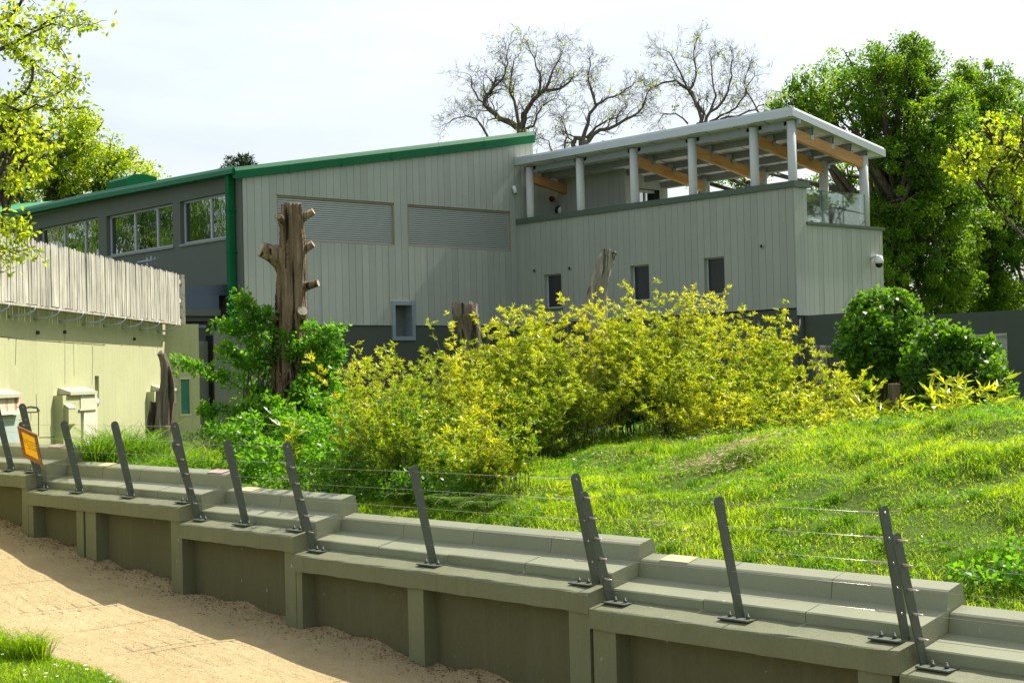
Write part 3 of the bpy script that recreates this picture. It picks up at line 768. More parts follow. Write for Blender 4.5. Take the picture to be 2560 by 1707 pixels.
rw = empty('boundary_wall', 'dark green rendered wall running from the wing towards the right, with a metal door', 'wall', (30.6, 20, 1.0))
dv = Vector((-.116, -.993, 0)).normalized(); nv = Vector((-dv.y, dv.x, 0))
if nv.x > 0: nv = -nv
def rwp(sv, off=0): return Vector((31.06, 24.0, 0)) + dv * sv + nv * off
zR = onX(2282, 789, 30.45)[2]
def rbox(mb, s0, s1, z0, z1, o0, o1):
    P = [rwp(s0, o0), rwp(s1, o0), rwp(s1, o1), rwp(s0, o1)]
    return mb.loft([[(q.x, q.y, z0) for q in P], [(q.x, q.y, z1) for q in P]])
def rw_s(x, y):
    r = ray(x, y); A = rwp(0, 0)
    k = ((A - Vector(CAM)).dot(nv)) / Vector(r).dot(nv)
    q = Vector(CAM) + Vector(r) * k
    return (q - A).dot(dv), q.z
s0d, z0d = rw_s(2442, 836); s1d, z1d = rw_s(2520, 834); sj, _ = rw_s(2518, 780)
mb = MB(); rbox(mb, 0, 3.0, .8, 4.33, 0, -.25); mb.build('wall_panel', 'render_dark', rw)
mb = MB(); rbox(mb, 3.0, s0d, .8, zR, .02, -.25); rbox(mb, s0d, s1d, z0d, zR, .02, -.25); mb.build('wall_panel', 'render_dark', rw)
mb = MB(); rbox(mb, s1d, 24, .8, zR, .03, -.25); mb.build('wall_panel', 'render_dark', rw)
mb = MB(); rbox(mb, s0d, s1d, z0d - .06, z0d, .05, -.05); rbox(mb, s1d - .06, s1d, .9, z0d - .06, .05, -.05); rbox(mb, s0d, s0d + .06, .9, z0d - .06, .05, -.05); dd_ = mb.build('door', 'rail', rw)
mb = MB(); rbox(mb, s0d + .06, s1d - .06, .9, z0d - .06, -.02, -.08); mb.build('door_leaf', 'galv', dd_)

# ------------------------------------------------------------------ beige house with its picket screen
BA = np.array([10.457, 24.746, 0.0]); BD = np.array([.6977, .7164, 0.0]); BN = np.array([.7164, -.6977, 0.0])
ZF = 4.455
def bw(sv, off, z): q = BA + BD * sv + BN * off; return (q[0], q[1], z)
def bbox(mb, s0, s1, o0, o1, z0, z1, slope=0):
    """box along the beige wall; slope drops the outer top edge"""
    return mb.loft([[bw(s0, o0, z0), bw(s1, o0, z0), bw(s1, o1, z0), bw(s0, o1, z0)], [bw(s0, o0, z1), bw(s1, o0, z1), bw(s1, o1, z1 - slope), bw(s0, o1, z1 - slope)]])
house = empty('beige_house', 'sunlit beige rendered building with rusty hoods under a picket screen', 'building', (12, 28, 1.2))
OUT = -.34
SLOT = (5.87, 6.13, 2.60, 3.20)
mb = MB(); Sx = [-9, SLOT[0], SLOT[1], 11.25]
bbox(mb, -9, SLOT[0], OUT, OUT - .4, .8, 4.43); bbox(mb, SLOT[1], 11.25, OUT, OUT - .4, .8, 4.43); bbox(mb, SLOT[0], SLOT[1], OUT, OUT - .4, .8, SLOT[2]); bbox(mb, SLOT[0], SLOT[1], OUT, OUT - .4, SLOT[3], 4.43)
mb.build('wall', 'beige', house)
mb = MB(); bbox(mb, SLOT[0] - .02, SLOT[1] + .02, OUT - .30, OUT - .36, SLOT[2], SLOT[3]); sl_ = mb.build('wall_slot', 'black', house)
q = bw(6.02, OUT - .1, 2.66); mb = MB(); mb.tube([(q[0], q[1], 2.60), (q[0], q[1], 2.72), (q[0], q[1], 2.80)], [.13, .12, .04], 12); mb.build('dome', 'white', sl_)
# second face, turned towards the camera, with its teal window
c0 = Vector(bw(11.25, OUT, 0)); c1 = Vector(at(496, 811, 37.05)); c1.z = 0
cd = (c1 - c0).normalized(); cnn = Vector((cd.y, -cd.x, 0))
def cface(x, y):
    r = Vector(ray(x, y)); k = (c0 - Vector(CAM)).dot(cnn) / r.dot(cnn); qq = Vector(CAM) + r * k
    return (qq - c0).dot(cd), qq.z
def cbox(mb, s0, s1, o0, o1, z0, z1):
    P = [c0 + cd * s0 + cnn * o0, c0 + cd * s1 + cnn * o0, c0 + cd * s1 + cnn * o1, c0 + cd * s0 + cnn * o1]
    return mb.loft([[(p.x, p.y, z0) for p in P], [(p.x, p.y, z1) for p in P]])
wa, wz1 = cface(452, 948); wb, wz0 = cface(475, 1034)
CL = (c1 - c0).length
mb = MB(); cbox(mb, 0, wa, 0, -.4, .8, 4.43); cbox(mb, wb, CL, 0, -.4, .8, 4.43); cbox(mb, wa, wb, 0, -.4, .8, wz0); cbox(mb, wa, wb, 0, -.4, wz1, 4.43); mb.build('end_wall', 'beige', house)
mb = MB(); cbox(mb, wa - .04, wb + .04, .02, -.04, wz1, wz1 + .05); cbox(mb, wa - .04, wb + .04, .02, -.04, wz0 - .05, wz0); wf = mb.build('window', 'beige_pale', house)
mb = MB(); cbox(mb, wa, wb, -.07, -.09, wz0, wz1); mb.build('pane', 'teal', wf)
# flat roof behind the walls
mb = MB(); P = [bw(-9, OUT - .4, 4.2), bw(11.25, OUT - .4, 4.2), bw(11.25, -9, 4.2), bw(-9, -9, 4.2)]; mb.loft([[(x, y, 4.1) for x, y, _ in P], P]); mb.build('roof', 'blue_roof', house)
# hoods, housings, shafts (s along the wall, o out from it)
def bs(px, o, py=1000):
    r = ray(px, py); A = BA + BN * o
    return float((CAM + r * (((A - CAM) @ BN) / (r @ BN)) - BA) @ BD)
O1, O2, O3 = OUT + .12, OUT + .18, OUT + .24
def hood(px0, px1):
    mb = MB(); s0, s1 = bs(px0, OUT), bs(px1, O3)
    bbox(mb, s0, s1, OUT + .001, O3, 2.84, 2.98, .09); mb.loft([[bw(s0 - .01, O3 - .01, z), bw(s1 + .01, O3 - .01, z), bw(s1 + .01, O3 + .012, z), bw(s0 - .01, O3 + .012, z)] for z in (2.83, 2.893)])
    mb.build('rain_hood', 'hood_top', house)
def unit_box(name, px0, px1, o, z0, z1, mat, par=house):
    mb = MB(); bbox(mb, bs(px0, o), bs(px1, o), OUT + .001, o, z0, z1); return mb.build(name, mat, par)
hood(-60, 57); unit_box('housing', -60, 57, O2, 2.60, 2.829, 'rust_heavy'); unit_box('door', -60, 46, O1 - .06, .9, 2.52, 'pale_door')
mb = MB(); bbox(mb, bs(-60, O2), bs(58, O2), OUT + .001, O2 + .02, 2.54, 2.599); mb.build('angle_strip', 'rust_light', house)
hood(145, 243); unit_box('housing', 157, 201, O2, .9, 2.829, 'beige'); unit_box('housing', 202, 243, O2 + .02, 2.55, 2.829, 'beige_pale')
mb = MB(); bbox(mb, bs(199, O2 + .03), bs(243, O2 + .03), OUT + .001, O2 + .035, 2.52, 2.549); mb.build('angle_strip', 'beige_pale', house)
mb = MB()
sA, sB = bs(210, O2), bs(243, O2)
mb.loft([[bw(sA - w * .9, OUT + .001, z), bw(sB + w, OUT + .001, z), bw(sB + w, O2 + o_, z), bw(sA - w * .4, O2 + o_, z)] for z, w, o_ in ((2.519, 0, 0), (2.3, .02, -.01), (1.9, .05, -.02), (.9, .16, -.02))])
mb.build('shaft', 'rust_light', house)
sA, sB = bs(171, O2 + .09), bs(188, O2 + .09)
mb = MB(); mb.loft([[bw(sA, O2 - .01, z0), bw(sB, O2 - .01, z0), bw(sB, O2 + .09, z0 + zo), bw(sA, O2 + .09, z0 + zo)] for z0, zo in ((2.18, .10), (2.66, -.08))]); bx = mb.build('vent_box', 'beige', house)
mb = MB(); mb.loft([[bw(sA - .01, O2 - .01, z), bw(sB + .01, O2 - .01, z), bw(sB + .01, O2 + .10, z - .085), bw(sA - .01, O2 + .10, z - .085)] for z in (2.662, 2.68)]); mb.build('lid', 'hood_top', bx)
hood(378, 450); unit_box('housing', 386, 418, O2, .9, 2.829, 'beige'); unit_box('housing', 419, 449, O2 + .02, 2.52, 2.829, 'beige_pale'); unit_box('door', 429, 447, O1, .9, 2.50, 'rust_light')
mb = MB(); bbox(mb, bs(448, O1), bs(451, O1), OUT + .001, O1 + .03, .9, 2.435); mb.build('door_post', 'crack', house)
for z in (2.50, 2.56, 2.62, 2.68): 
    mb = MB(); bbox(mb, 11.1, 11.42, OUT - .05, OUT + .10, z, z + .03); mb.build('step_tread', 'hood_top', house)
mb = MB()
def crackline(pts, w=.008):
    for (s0, z0), (s1, z1) in zip(pts, pts[1:]): mb.beam(bw(s0, OUT + .001, z0), bw(s1, OUT + .001, z1), w, w)
def ck(pts, w=.008): crackline([(bs(x, OUT, y), float((CAM + ray(x, y) * (((BA + BN * OUT - CAM) @ BN) / (ray(x, y) @ BN)))[2])) for x, y in pts], w)
ck([(40, 846), (39, 880), (38, 912)]); ck([(0, 841), (30, 845), (70, 849), (110, 852), (150, 855), (195, 858), (230, 860), (263, 863)], .009)
ck([(231, 865), (232, 900), (230, 960)], .007); ck([(162, 812), (162, 870), (162, 960)], .005); ck([(184, 860), (185, 940)], .005)
ck([(58, 1020), (75, 1016), (92, 1018), (98, 1027), (92, 1024)], .022); ck([(60, 1030), (95, 1029)], .014); ck([(90, 985), (91, 1016)], .009); ck([(96, 1030), (96, 1090)], .018); ck([(77, 1031), (77, 1052)], .009)
ck([(97, 1093), (140, 1092)], .010); ck([(97, 1113), (142, 1112)], .010)
mb.build('wall_crack', 'crack', house)
for sv in (.35, 1.57, 2.80, 4.15, 5.50, 6.84, 8.07, 9.42, 10.84):
    mb = MB()
    mb.tube([bw(sv, .02, ZF - .02), bw(sv - .02, 0, ZF - .10), bw(sv - .10, -.08, ZF - .17), bw(sv - .22, -.2, ZF - .20), bw(sv - .34, -.338, ZF - .21)], .022, 6); mb.build('bracket', 'bracket', house)
for sv, z in ((.2, 4.12), (2.6, 4.0), (4.05, 4.05), (8.6, 4.02)):
    mb = MB(); q = bw(sv, OUT + .02, z); mb.tube([bw(sv, OUT - .01, z), bw(sv, OUT + .05, z)], .035, 8); mb.build('anchor', 'crack', house)

screen = empty('picket_screen', 'weathered grey wooden picket screen along the top of the beige wall', 'fence', tuple(bw(5, 0, ZF)))
pk = []
for j in range(3):
    w = .125; h = 1.16
    m0 = MB()
    tp = [(-w / 2, 0), (w / 2, 0), (w / 2, h - .05), (w / 2 - .03, h - .012), (.0, h), (-w / 2 + .03, h - .012), (-w / 2, h - .05)]
    if j == 1: tp = [(-w / 2 + .004, 0), (w / 2, 0), (w / 2 - .006, h - .03), (.02, h), (-w / 2 + .03, h - .006), (-w / 2, h - .06)]
    if j == 2: tp = [(-w / 2, 0), (w / 2 - .006, 0), (w / 2, h - .07), (w / 2 - .03, h - .02), (.01, h), (-w / 2 + .02, h - .02), (-w / 2 + .004, h - .055)]
    m0.loft([[(x, yy, z) for x, z in tp] for yy in (0, .018)])
    me = bpy.data.meshes.new('picket'); me.from_pydata(m0.v, [], m0.f); me.materials.append(MAT['fence']); pk.append(me)
ang = math.atan2(BD[1], BD[0])
S_END = 11.20
sv = -4.0
while sv < S_END:
    o = bpy.data.objects.new('picket', random.choice(pk)); COL.objects.link(o); o.parent = screen
    q = Vector(bw(sv, random.uniform(-.006, .006), ZF + random.uniform(-.012, .015))) - screen.location
    o.location = q; o.rotation_euler = (random.uniform(-.008, .008), random.uniform(-.006, .006), ang)
    o.scale = (random.uniform(.95, 1.05), 1, random.uniform(.985, 1.015) * (1.0 + .018 * max(0, (sv - 6) / 5)))
    sv += .142
for z in (ZF + .06, ZF + .55, ZF + 1.0):
    mb = MB(); mb.beam(bw(-4, -.05, z), bw(S_END + .42, -.05, z), .05, .10); mb.build('rail', 'rail', screen)
mb = MB(); mb.beam(bw(-4, -.02, ZF - .03), bw(S_END + .05, -.02, ZF - .03), .10, .04); mb.build('bottom_rail', 'rail', screen)
mb = MB(); q = bw(S_END + .36, -.01, 0); mb.beam((q[0], q[1], ZF - .12), (q[0], q[1], ZF + 1.18), .10, .09, (0, 1, 0)); mb.build('post', 'rail', screen)
mb = MB()
q = at(368, 652, 41); mb.tube([q + np.array([0, 0, -1.2]), q + np.array([0, 0, .08])], .03, 6); mb.tube([q + np.array([-.25, .1, -.05]), q + np.array([.2, -.1, .02])], .03, 6)
mb.tube([q + np.array([.12, 0, -.2]), q + np.array([.12, 0, .13])], .025, 6); mb.tube([q + np.array([.2, -.05, -.2]), q + np.array([.2, -.05, .1])], .025, 6)
tag(mb.build('roof_aerial', 'bracket'), 'small grey metal pipe stack poking up behind the picket screen', 'pipe')

# ------------------------------------------------------------------ low stepped wall
LEV = [(26.5, 20.09, 1.793), (20.09, 15.88, 1.567), (15.88, 13.51, 1.378), (13.51, 9.11, 1.188), (9.11, 6.10, 1.064), (6.10, 2.0, .910), (2.0, -2.5, .76)]
low = empty('stepped_wall', 'long stepped olive green wall with a slab-topped ledge along the path', 'wall', (9.2, 12, 0))
X = XW
for i, (ya, yb, z) in enumerate(LEV):             # tops fall gently towards the path
    n = max(6, int((ya - yb) / .16))
    mb = MB(); c = .018
    mb.prismY([(X, z - .165), (X + .305, z - .165), (X + .305, z + .056), (X + c, z + .003), (X + .004, z - .008), (X, z - c)], yb + .002, ya - .002, n, .0045); mb.build('ledge', 'wall_paint', low)
    m = max(2, round((ya - yb) / 1.2)); w = (ya - yb) / m
    for k in range(m):
        y0, y1 = yb + k * w, yb + (k + 1) * w
        j = random.uniform(-.004, .004)
        mb = MB(); mb.prismY([(X + .29, z - .16), (X + .60, z - .16), (X + .60, z + .200 + j), (X + .302, z + .136 + j), (X + .29, z + .126 + j)], y0 + .004, y1 - .004, 5, .0012); mb.build('shelf_slab', 'slab', low)
    m = max(2, round((ya - yb) / 1.05)); w = (ya - yb) / m
    for k in range(m):
        y0, y1 = yb + k * w, yb + (k + 1) * w
        j = random.uniform(-.004, .004)
        mb = MB(); mb.prismY([(X + .601, z - .3), (X + .84, z - .3), (X + .86, z + .16), (X + .805, z + .374 + j), (X + .785, z + .380 + j), (X + .645, z + .345 + j), (X + .628, z + .332 + j), (X + .603, z + .20)], y0 + .004, y1 - .004); mb.build('upstand_block', 'slab', low)
    zl = float(path_z(yb)) - .6
    mb = MB(); mb.prismY([(X + .19, zl), (X + .82, zl), (X + .82, z - .31), (X + .60, z - .167), (X + .19, z - .167)], yb, ya, max(4, n // 3), .003); mb.build('wall_panel', 'panel', low)
PIL = [(25.4, 25.15), (23.4, 23.15), (22.2, 21.95), (20.29, 20.095), (20.085, 19.93), (18.62, 18.42), (18.36, 18.07), (16.14, 15.885), (13.72, 13.515), (13.505, 13.40), (11.60, 11.36), (9.38, 9.13), (9.09, 8.83), (6.46, 6.18), (4.2, 3.95), (2.2, 1.95)]
for a_, b_ in PIL:
    zt = [z for ya, yb, z in LEV if yb <= (a_ + b_) / 2 <= ya][0] - .166
    mb = MB(); mb.prismY([(X + .03, float(path_z(b_)) - .5), (X + .22, float(path_z(b_)) - .5), (X + .22, zt), (X + .03, zt)], b_, a_, 1, 0); mb.build('pilaster', 'wall_paint', low)
def patch(px, z, ln, mat):
    yy = onX(px, 1150, X + .72)[1]
    q = lambda dx, dy: (X + dx, yy + dy, z + .3465 + (dx - .645) * .25)
    mb = MB(); mb.loft([[tuple(np.array(p) + (0, 0, dz)) for p in (q(.648, -ln / 2), q(.782, -ln / 2), q(.782, ln / 2), q(.648, ln / 2))] for dz in (.0, .006)]); mb.build('paint_patch', mat, low)
patch(268, 1.567, .30, 'yellow_patch'); patch(622, 1.378, .30, 'yellow_patch'); patch(1692, 1.064, .32, 'yellow_patch'); patch(548, 1.567, .34, 'pink_patch'); patch(147, 1.793, .40, 'pink_patch')

# ------------------------------------------------------------------ cable barriers on the wall
PLEN = .965
PX0 = XW + .20
def lean(end): return Vector((-.29 if end > 0 else -.215, 0, .95)).normalized()
LEAN = lean(1)
def bpost(parent, y, z, end):
    z += .034
    """flat bar leaning towards the path; end -1/+1: end post (plate on one side), 0: middle post"""
    LEAN = lean(end)
    base = Vector((PX0, y, z + .012)); wv = Vector((LEAN.z, 0, -LEAN.x)); hw, ht = .05, .007
    prof = [base + wv * hw - LEAN * .02, base - wv * hw - LEAN * .065]
    prof[0].z = prof[1].z = z + .012
    tip = base + LEAN * (PLEN - hw)
    for k in range(0, 9):
        t = math.pi * k / 8; prof.append(tip - wv * hw * math.cos(t) + LEAN * hw * math.sin(t))
    mb = MB(); mb.loft([[p + Vector((0, s_ * ht, 0)) for p in prof] for s_ in (-1, 1)]); po = mb.build('post', 'post', parent)
    y0, y1 = (y - .15, y + .15) if end == 0 else ((y - .25, y + .01) if end > 0 else (y - .01, y + .25))
    mb = MB(); mb.box((PX0 - .085, y0, z + .001), (PX0 + .065, y1, z + .013)); mb.build('base_plate', 'post', po)
    for yy in ((y - .09, y + .09) if end == 0 else ((y - .08, y - .19) if end > 0 else (y + .08, y + .19))):
        mb = MB(); mb.tube([(PX0 - .01, yy, z + .013), (PX0 - .01, yy, z + .035), (PX0 - .01, yy, z + .036), (PX0 - .01, yy, z + .055)], [.017, .017, .009, .009], 6); mb.build('bolt', 'post', po)
def pp(y, z, f, end=0): return Vector((PX0, y, z + .046)) + lean(end) * (PLEN * f)
BAR = [([22.4, 21.03, 20.15], 1.793, 'cable barrier on the farthest wall step, left of the yellow sign'),
       ([20.02, 18.86, 17.44, 15.95], 1.567, 'cable barrier with the yellow sign on its end post'),
       ([15.81, 14.77, 13.58], 1.378, 'cable barrier in front of the leafy trunk shrub'),
       ([13.43, 11.42, 9.22], 1.188, 'cable barrier in front of the dark gap under the bamboo'),
       ([9.06, 7.66, 6.18], 1.064, 'cable barrier in front of the open grass mound'),
       ([6.04, 4.2, 2.1], .910, 'cable barrier cut off by the lower right corner')]
for ys, z, lab in BAR:
    b = empty('cable_barrier', lab, 'barrier', (X + .2, ys[len(ys) // 2], z), 'cable barriers along the stepped wall')
    for i, y in enumerate(ys): bpost(b, y, z, 1 if i == 0 else (-1 if i == len(ys) - 1 else 0))
    for f in (.945, .76, .575, .39, .20):
        pts = [pp(y, z, f, 1 if y == ys[0] else 0) for y in ys]
        mb = MB(); mb.tube([Vector((p.x, p.y + random.uniform(-.002, .002), p.z - (.004 if 0 < i < len(pts) - 1 else 0))) for i, p in enumerate(pts)], .0017, 5); cb = mb.build('cable', 'steel', b)
        a0 = pts[0]; mb = MB(); mb.tube([a0 + Vector((0, .02, 0)), a0 - Vector((0, .015, 0)), a0 - Vector((0, .05, 0)), a0 - Vector((0, .09, 0))], [.009, .010, .008, .004], 7); mb.build('end_fitting', 'fitting', cb)
        a1 = pts[-1]; mb = MB(); mb.tube([a1 - Vector((0, .012, 0)), a1 + Vector((0, .02, 0)), a1 + Vector((0, .15, 0)), a1 + Vector((0, .17, 0)), a1 + Vector((0, .21, 0))], [.008, .006, .006, .009, .004], 7)
        mb.build('turnbuckle', 'fitting', cb)

# yellow notice hung on the second barrier's end post
su = Vector((.10, -1, -.23)).normalized(); sv_ = (LEAN - su * LEAN.dot(su)).normalized(); sn = su.cross(sv_)
if sn.x > 0: sn = -sn
scn = Vector(at(79, 1112, 20.40))
sg = empty('notice_sign', 'wooden framed yellow notice with dark writing hung on a barrier post', 'sign', tuple(scn))
SW, SH = .245, .225
mb = MB()
for c_, a_, b_ in ((sv_ * (SH - .028), SW, .028), (-sv_ * (SH - .028), SW, .028)): mb.obox(scn + c_ + sn * .024, su * a_, sv_ * b_, sn * .0095)
for c_ in (1, -1): mb.obox(scn + su * c_ * (SW - .03) + sn * .024, su * .03, sv_ * (SH - .057), sn * .0095)
mb.build('frame', 'sign_wood', sg)
mb = MB(); mb.obox(scn + sn * .0165, su * (SW - .061), sv_ * (SH - .057), sn * .002); mb.build('panel', 'sign_yellow', sg)
mb = MB()
for r_, row in enumerate((((.0, .045), (.055, .165), (.18, .25), (.265, .33)), ((.01, .06), (.07, .19), (.205, .26), (.27, .335)), ((.02, .05), (.08, .17), (.19, .235), (.27, .34)), ((.11, .17), (.19, .24), (.26, .34)))):
    for a_, b_ in row:
        k = a_
        while k < b_:
            mb.obox(scn + sn * .0195 + su * (k - .168) + sv_ * (.060 - r_ * .036 + random.uniform(-.002, .002)), su * random.uniform(.002, .005), sv_ * random.uniform(.005, .009), sn * .0008); k += .0165
mb.build('lettering', 'ink', sg)

# ------------------------------------------------------------------ dead wood
def noisy_trunk(path, rad, nseg=40, nrow=50, rough=.06, freq=5, seed=0, tilt=0.0, jag=0.0):
    """trunk surface swept along path (list of points) with radii; ribbed and lumpy; returns MB"""
    r = np.random.default_rng(seed)
    path = np.array(path, float); rad = np.array(rad, float)
    t0 = np.linspace(0, 1, len(path)); tt = np.linspace(0, 1, nrow)
    P = np.stack([np.interp(tt, t0, path[:, i]) for i in range(3)], 1); R = np.interp(tt, t0, rad)
    for _ in range(2): P[1:-1] = (P[:-2] + 2 * P[1:-1] + P[2:]) / 4
    th = np.linspace(0, 2 * np.pi, nseg, endpoint=False)
    ph = r.uniform(0, 6.28, 8); am = r.uniform(.4, 1, 8); tw = r.uniform(-1.6, 1.6, 8)
    rings = []
    for k in range(nrow):
        d = np.zeros(nseg)
        for i in range(8): d += am[i] * np.sin(th * (i + 2 + (freq if i > 4 else 0)) + ph[i] + tw[i] * tt[k] * 3 + .6 * math.sin(9 * tt[k] + i))
        d = d / 3.2
        d -= .5 * np.clip(np.sin(th * 3 + ph[0] + 2 * tt[k]), .85, 1) - .425
        rr = R[k] * (1 + rough * d + .02 * r.normal(size=nseg))
        if k >= nrow - 2 and jag: zoff = jag * r.uniform(-.3, 1, nseg) * (1 if k == nrow - 1 else .3)
        else: zoff = 0
        z = P[k, 2] + zoff + (tilt * np.cos(th) * R[k] if k > nrow - 3 else 0)
        rings.append([(P[k, 0] + a, P[k, 1] + b, c) for a, b, c in zip(rr * np.cos(th), rr * np.sin(th), np.broadcast_to(z, (nseg,)))])
    mb = MB(); mb.loft(rings, True, True)
    return mb
RT = Vector(_rt); UPV = Vector((0, 0, 1)); TOC = Vector((-_fw[0], -_fw[1], 0)).normalized()
def stub(parent, p, d, L, r0, r1, mat, cutmat='cut', seed=0):
    p, d = Vector(p), Vector(d).normalized(); pts = [p - d * .12, p, p + d * L * .5, p + d * L]
    mb = MB(); mb.tube(pts, [r0 * 2.0, r0 * 1.35, (r0 + r1) / 2, r1], 14); st = mb.build('branch_stub', mat, parent)
    mb = MB(); mb.tube([p + d * L, p + d * (L + .004)], r1 * .93, 14, True, False); mb.build('sawn_end', cutmat, st)
d = 26.0
tk = [(722, 1075), (722, 1000), (725, 900), (728, 800), (728, 700), (732, 620), (730, 560), (729, 511)]
pts = [at(x, y, d) for x, y in tk]; base = Vector(pts[0]); base.z = gz(base.x, base.y) - .2
pts[0] = np.array(base)
totem = empty('dead_trunk', 'tall bare dead trunk with sawn-off branch stubs standing in the shrub', 'tree', (base.x, base.y, base.z + .2))
noisy_trunk(pts, [.31, .28, .265, .255, .235, .222, .200, .168], 72, 120, .20, 9, 3).build('trunk', 'trunk', totem)
mb = MB(); q = Vector(pts[-1]); mb.tube([q - Vector((0, 0, .01)), q + Vector((0, 0, .012))], .155, 18, True, False); mb.build('sawn_top', 'cut', totem)
for (px, py), dr_, L, r0, r1, o in (((752, 552), (1, .55, .1), .19, .070, .055, 0), ((752, 635), (1, .62, .1), .19, .075, .058, 0), ((760, 720), (1, .25, .25), .20, .070, .055, 0), ((692, 642), (-.9, .35, .55), .24, .15, .115, 0),
                                    ((711, 553), (-.15, .1, 1), .22, .065, .052, .1), ((694, 800), (-.6, .2, .8), .12, .08, .06, .1), ((752, 800), (.35, .5, .8), .16, .10, .085, .12)):
    p = Vector(at(px, py, d)) + TOC * o
    stub(totem, p - RT * (.06 * dr_[0]), RT * dr_[0] + UPV * dr_[1] + TOC * dr_[2], L + .13, r0 * 1.1, r1 * 1.1, 'trunk')

def dead(name, label, px, rad, d, mat, seed, rough=.12, tilt=0, jag=0, nseg=28, cat='stump'):
    P = [at(x, y, d) for x, y in px]
    P[0] = np.array([P[0][0], P[0][1], min(P[0][2], gz(P[0][0], P[0][1]) - .1)])
    t = empty(name, label, cat, (P[0][0], P[0][1], P[0][2] + .1))
    noisy_trunk(P, rad, nseg, 44, rough, 5, seed, tilt, jag).build('trunk', mat, t)
    return t, P
t, P = dead('bent_stump', 'dark curved dead stump leaning up in front of the beige wall', [(404, 1130), (406, 1060), (412, 1000), (418, 960), (415, 925), (409, 898), (402, 884)], [.16, .14, .125, .095, .074, .064, .060], 24.0, 'dark_stump', 5, .26, .15)
mb = MB(); q = Vector(P[-1]); mb.tube([q, q + Vector((-.02, 0, .02))], .050, 12, True, False); mb.build('sawn_end', 'cut', t)
for k, (pl_, rr_) in enumerate((([(380, 1130), (380, 1070), (384, 1016)], [.10, .09, .06]), ([(394, 1130), (395, 1060), (398, 990)], [.11, .10, .05]))):
    mb = noisy_trunk([at(x, y, 23.9) for x, y in pl_], rr_, 22, 22, .3, 5, 9 + k, 0, .10); mb.build('split_side', 'dark_stump', t)
t, P = dead('leaning_log', 'pale grey leaning dead log rising out of the bamboo', [(1490, 850), (1497, 790), (1497, 740), (1503, 690), (1515, 645), (1522, 629)], [.17, .14, .135, .145, .135, .12], 24.5, 'grey_log', 12, .2, -.35)
mb = MB(); q = Vector(at(1523, 629, 24.5)); mb.tube([q - Vector((0, 0, .02)), q + Vector((.0, 0, .004))], .11, 14, True, False); mb.build('sawn_end', 'cut', t)
mb = noisy_trunk([at(1480, 800, 24.55), at(1480, 740, 24.55), at(1492, 690, 24.55), at(1503, 660, 24.55)], [.10, .10, .08, .03], 18, 24, .2, 5, 14); mb.build('split_side', 'grey_log', t)
t, P = dead('broken_stump', 'dark broken stump with a jagged top behind the bamboo', [(1182, 880), (1176, 840), (1168, 810), (1164, 790), (1162, 782)], [.16, .15, .17, .20, .17], 23.5, 'dark_stump', 21, .22, 0, .20)
mb = noisy_trunk([at(1186, 850, 23.6), at(1186, 815, 23.6), at(1190, 800, 23.6)], [.10, .09, .07], 16, 14, .25, 5, 23, 0, .12); mb.build('splinter', 'dark_stump', t)
t, P = dead('split_post', 'pale split grey stump against the dark wall at the bamboo edge', [(2064, 1010), (2062, 940), (2056, 900), (2052, 868)], [.16, .15, .16, .155], 27.5, 'grey_log', 31, .12, 0, .05)
q = at(2238, 1060, 20.0); tp_ = at(2238, 958, 20.0)
t = empty('wooden_post', 'short square brown post in the low bamboo sprigs', 'post', (q[0], q[1], gz(q[0], q[1])))
mb = MB(); fx = .065
zc = [gz(q[0], q[1]) - .3, tp_[2] - .012, tp_[2]]
mb.loft([[(q[0] + sx * f_ * _r0[0] + sy * f_ * _r0[1], q[1] + sx * f_ * _r0[1] - sy * f_ * _r0[0], z) for sx, sy in ((-1, -1), (1, -1), (1, 1), (-1, 1))] for z, f_ in zip(zc, (fx, fx, fx - .01))]); mb.build('shaft', 'post_wood', t)

# ------------------------------------------------------------------ vegetation generators
def clump_leaves(cent, rad, per, L, W, mat, name, parent, droop=.2, tint_fn=None, squash=.8, up=.3, Lvar=.35):
    """leaves gathered in clumps round cent (n,3)"""
    n = len(cent)
    idx = np.repeat(np.arange(n), per)
    dirs = unit(rng.normal(size=(len(idx), 3)))
    rr = rad[idx][:, None] * rng.uniform(.15, 1, (len(idx), 1)) ** .6
    off = dirs * rr; off[:, 2] *= squash
    C = cent[idx] + off
    D = unit(dirs * .7 + rng.normal(size=(len(idx), 3)) * .6 + np.array([0, 0, -droop]))
    Ls = L * rng.uniform(1 - Lvar, 1 + Lvar, len(idx))
    nr = rng.normal(size=(len(idx), 3)) * .7; nr[:, 2] += up + .5
    V = leaves(C, D, Ls, Ls * (W / L), nr)
    tint = rng.beta(2, 2.4, len(idx))
    ct = rng.uniform(-.33, .33, n)[idx]
    tint = tint * .75 + .12 + ct
    if tint_fn is not None: tint = tint_fn(C, tint)
    return quads_mesh(name, V, mat, tint, parent)

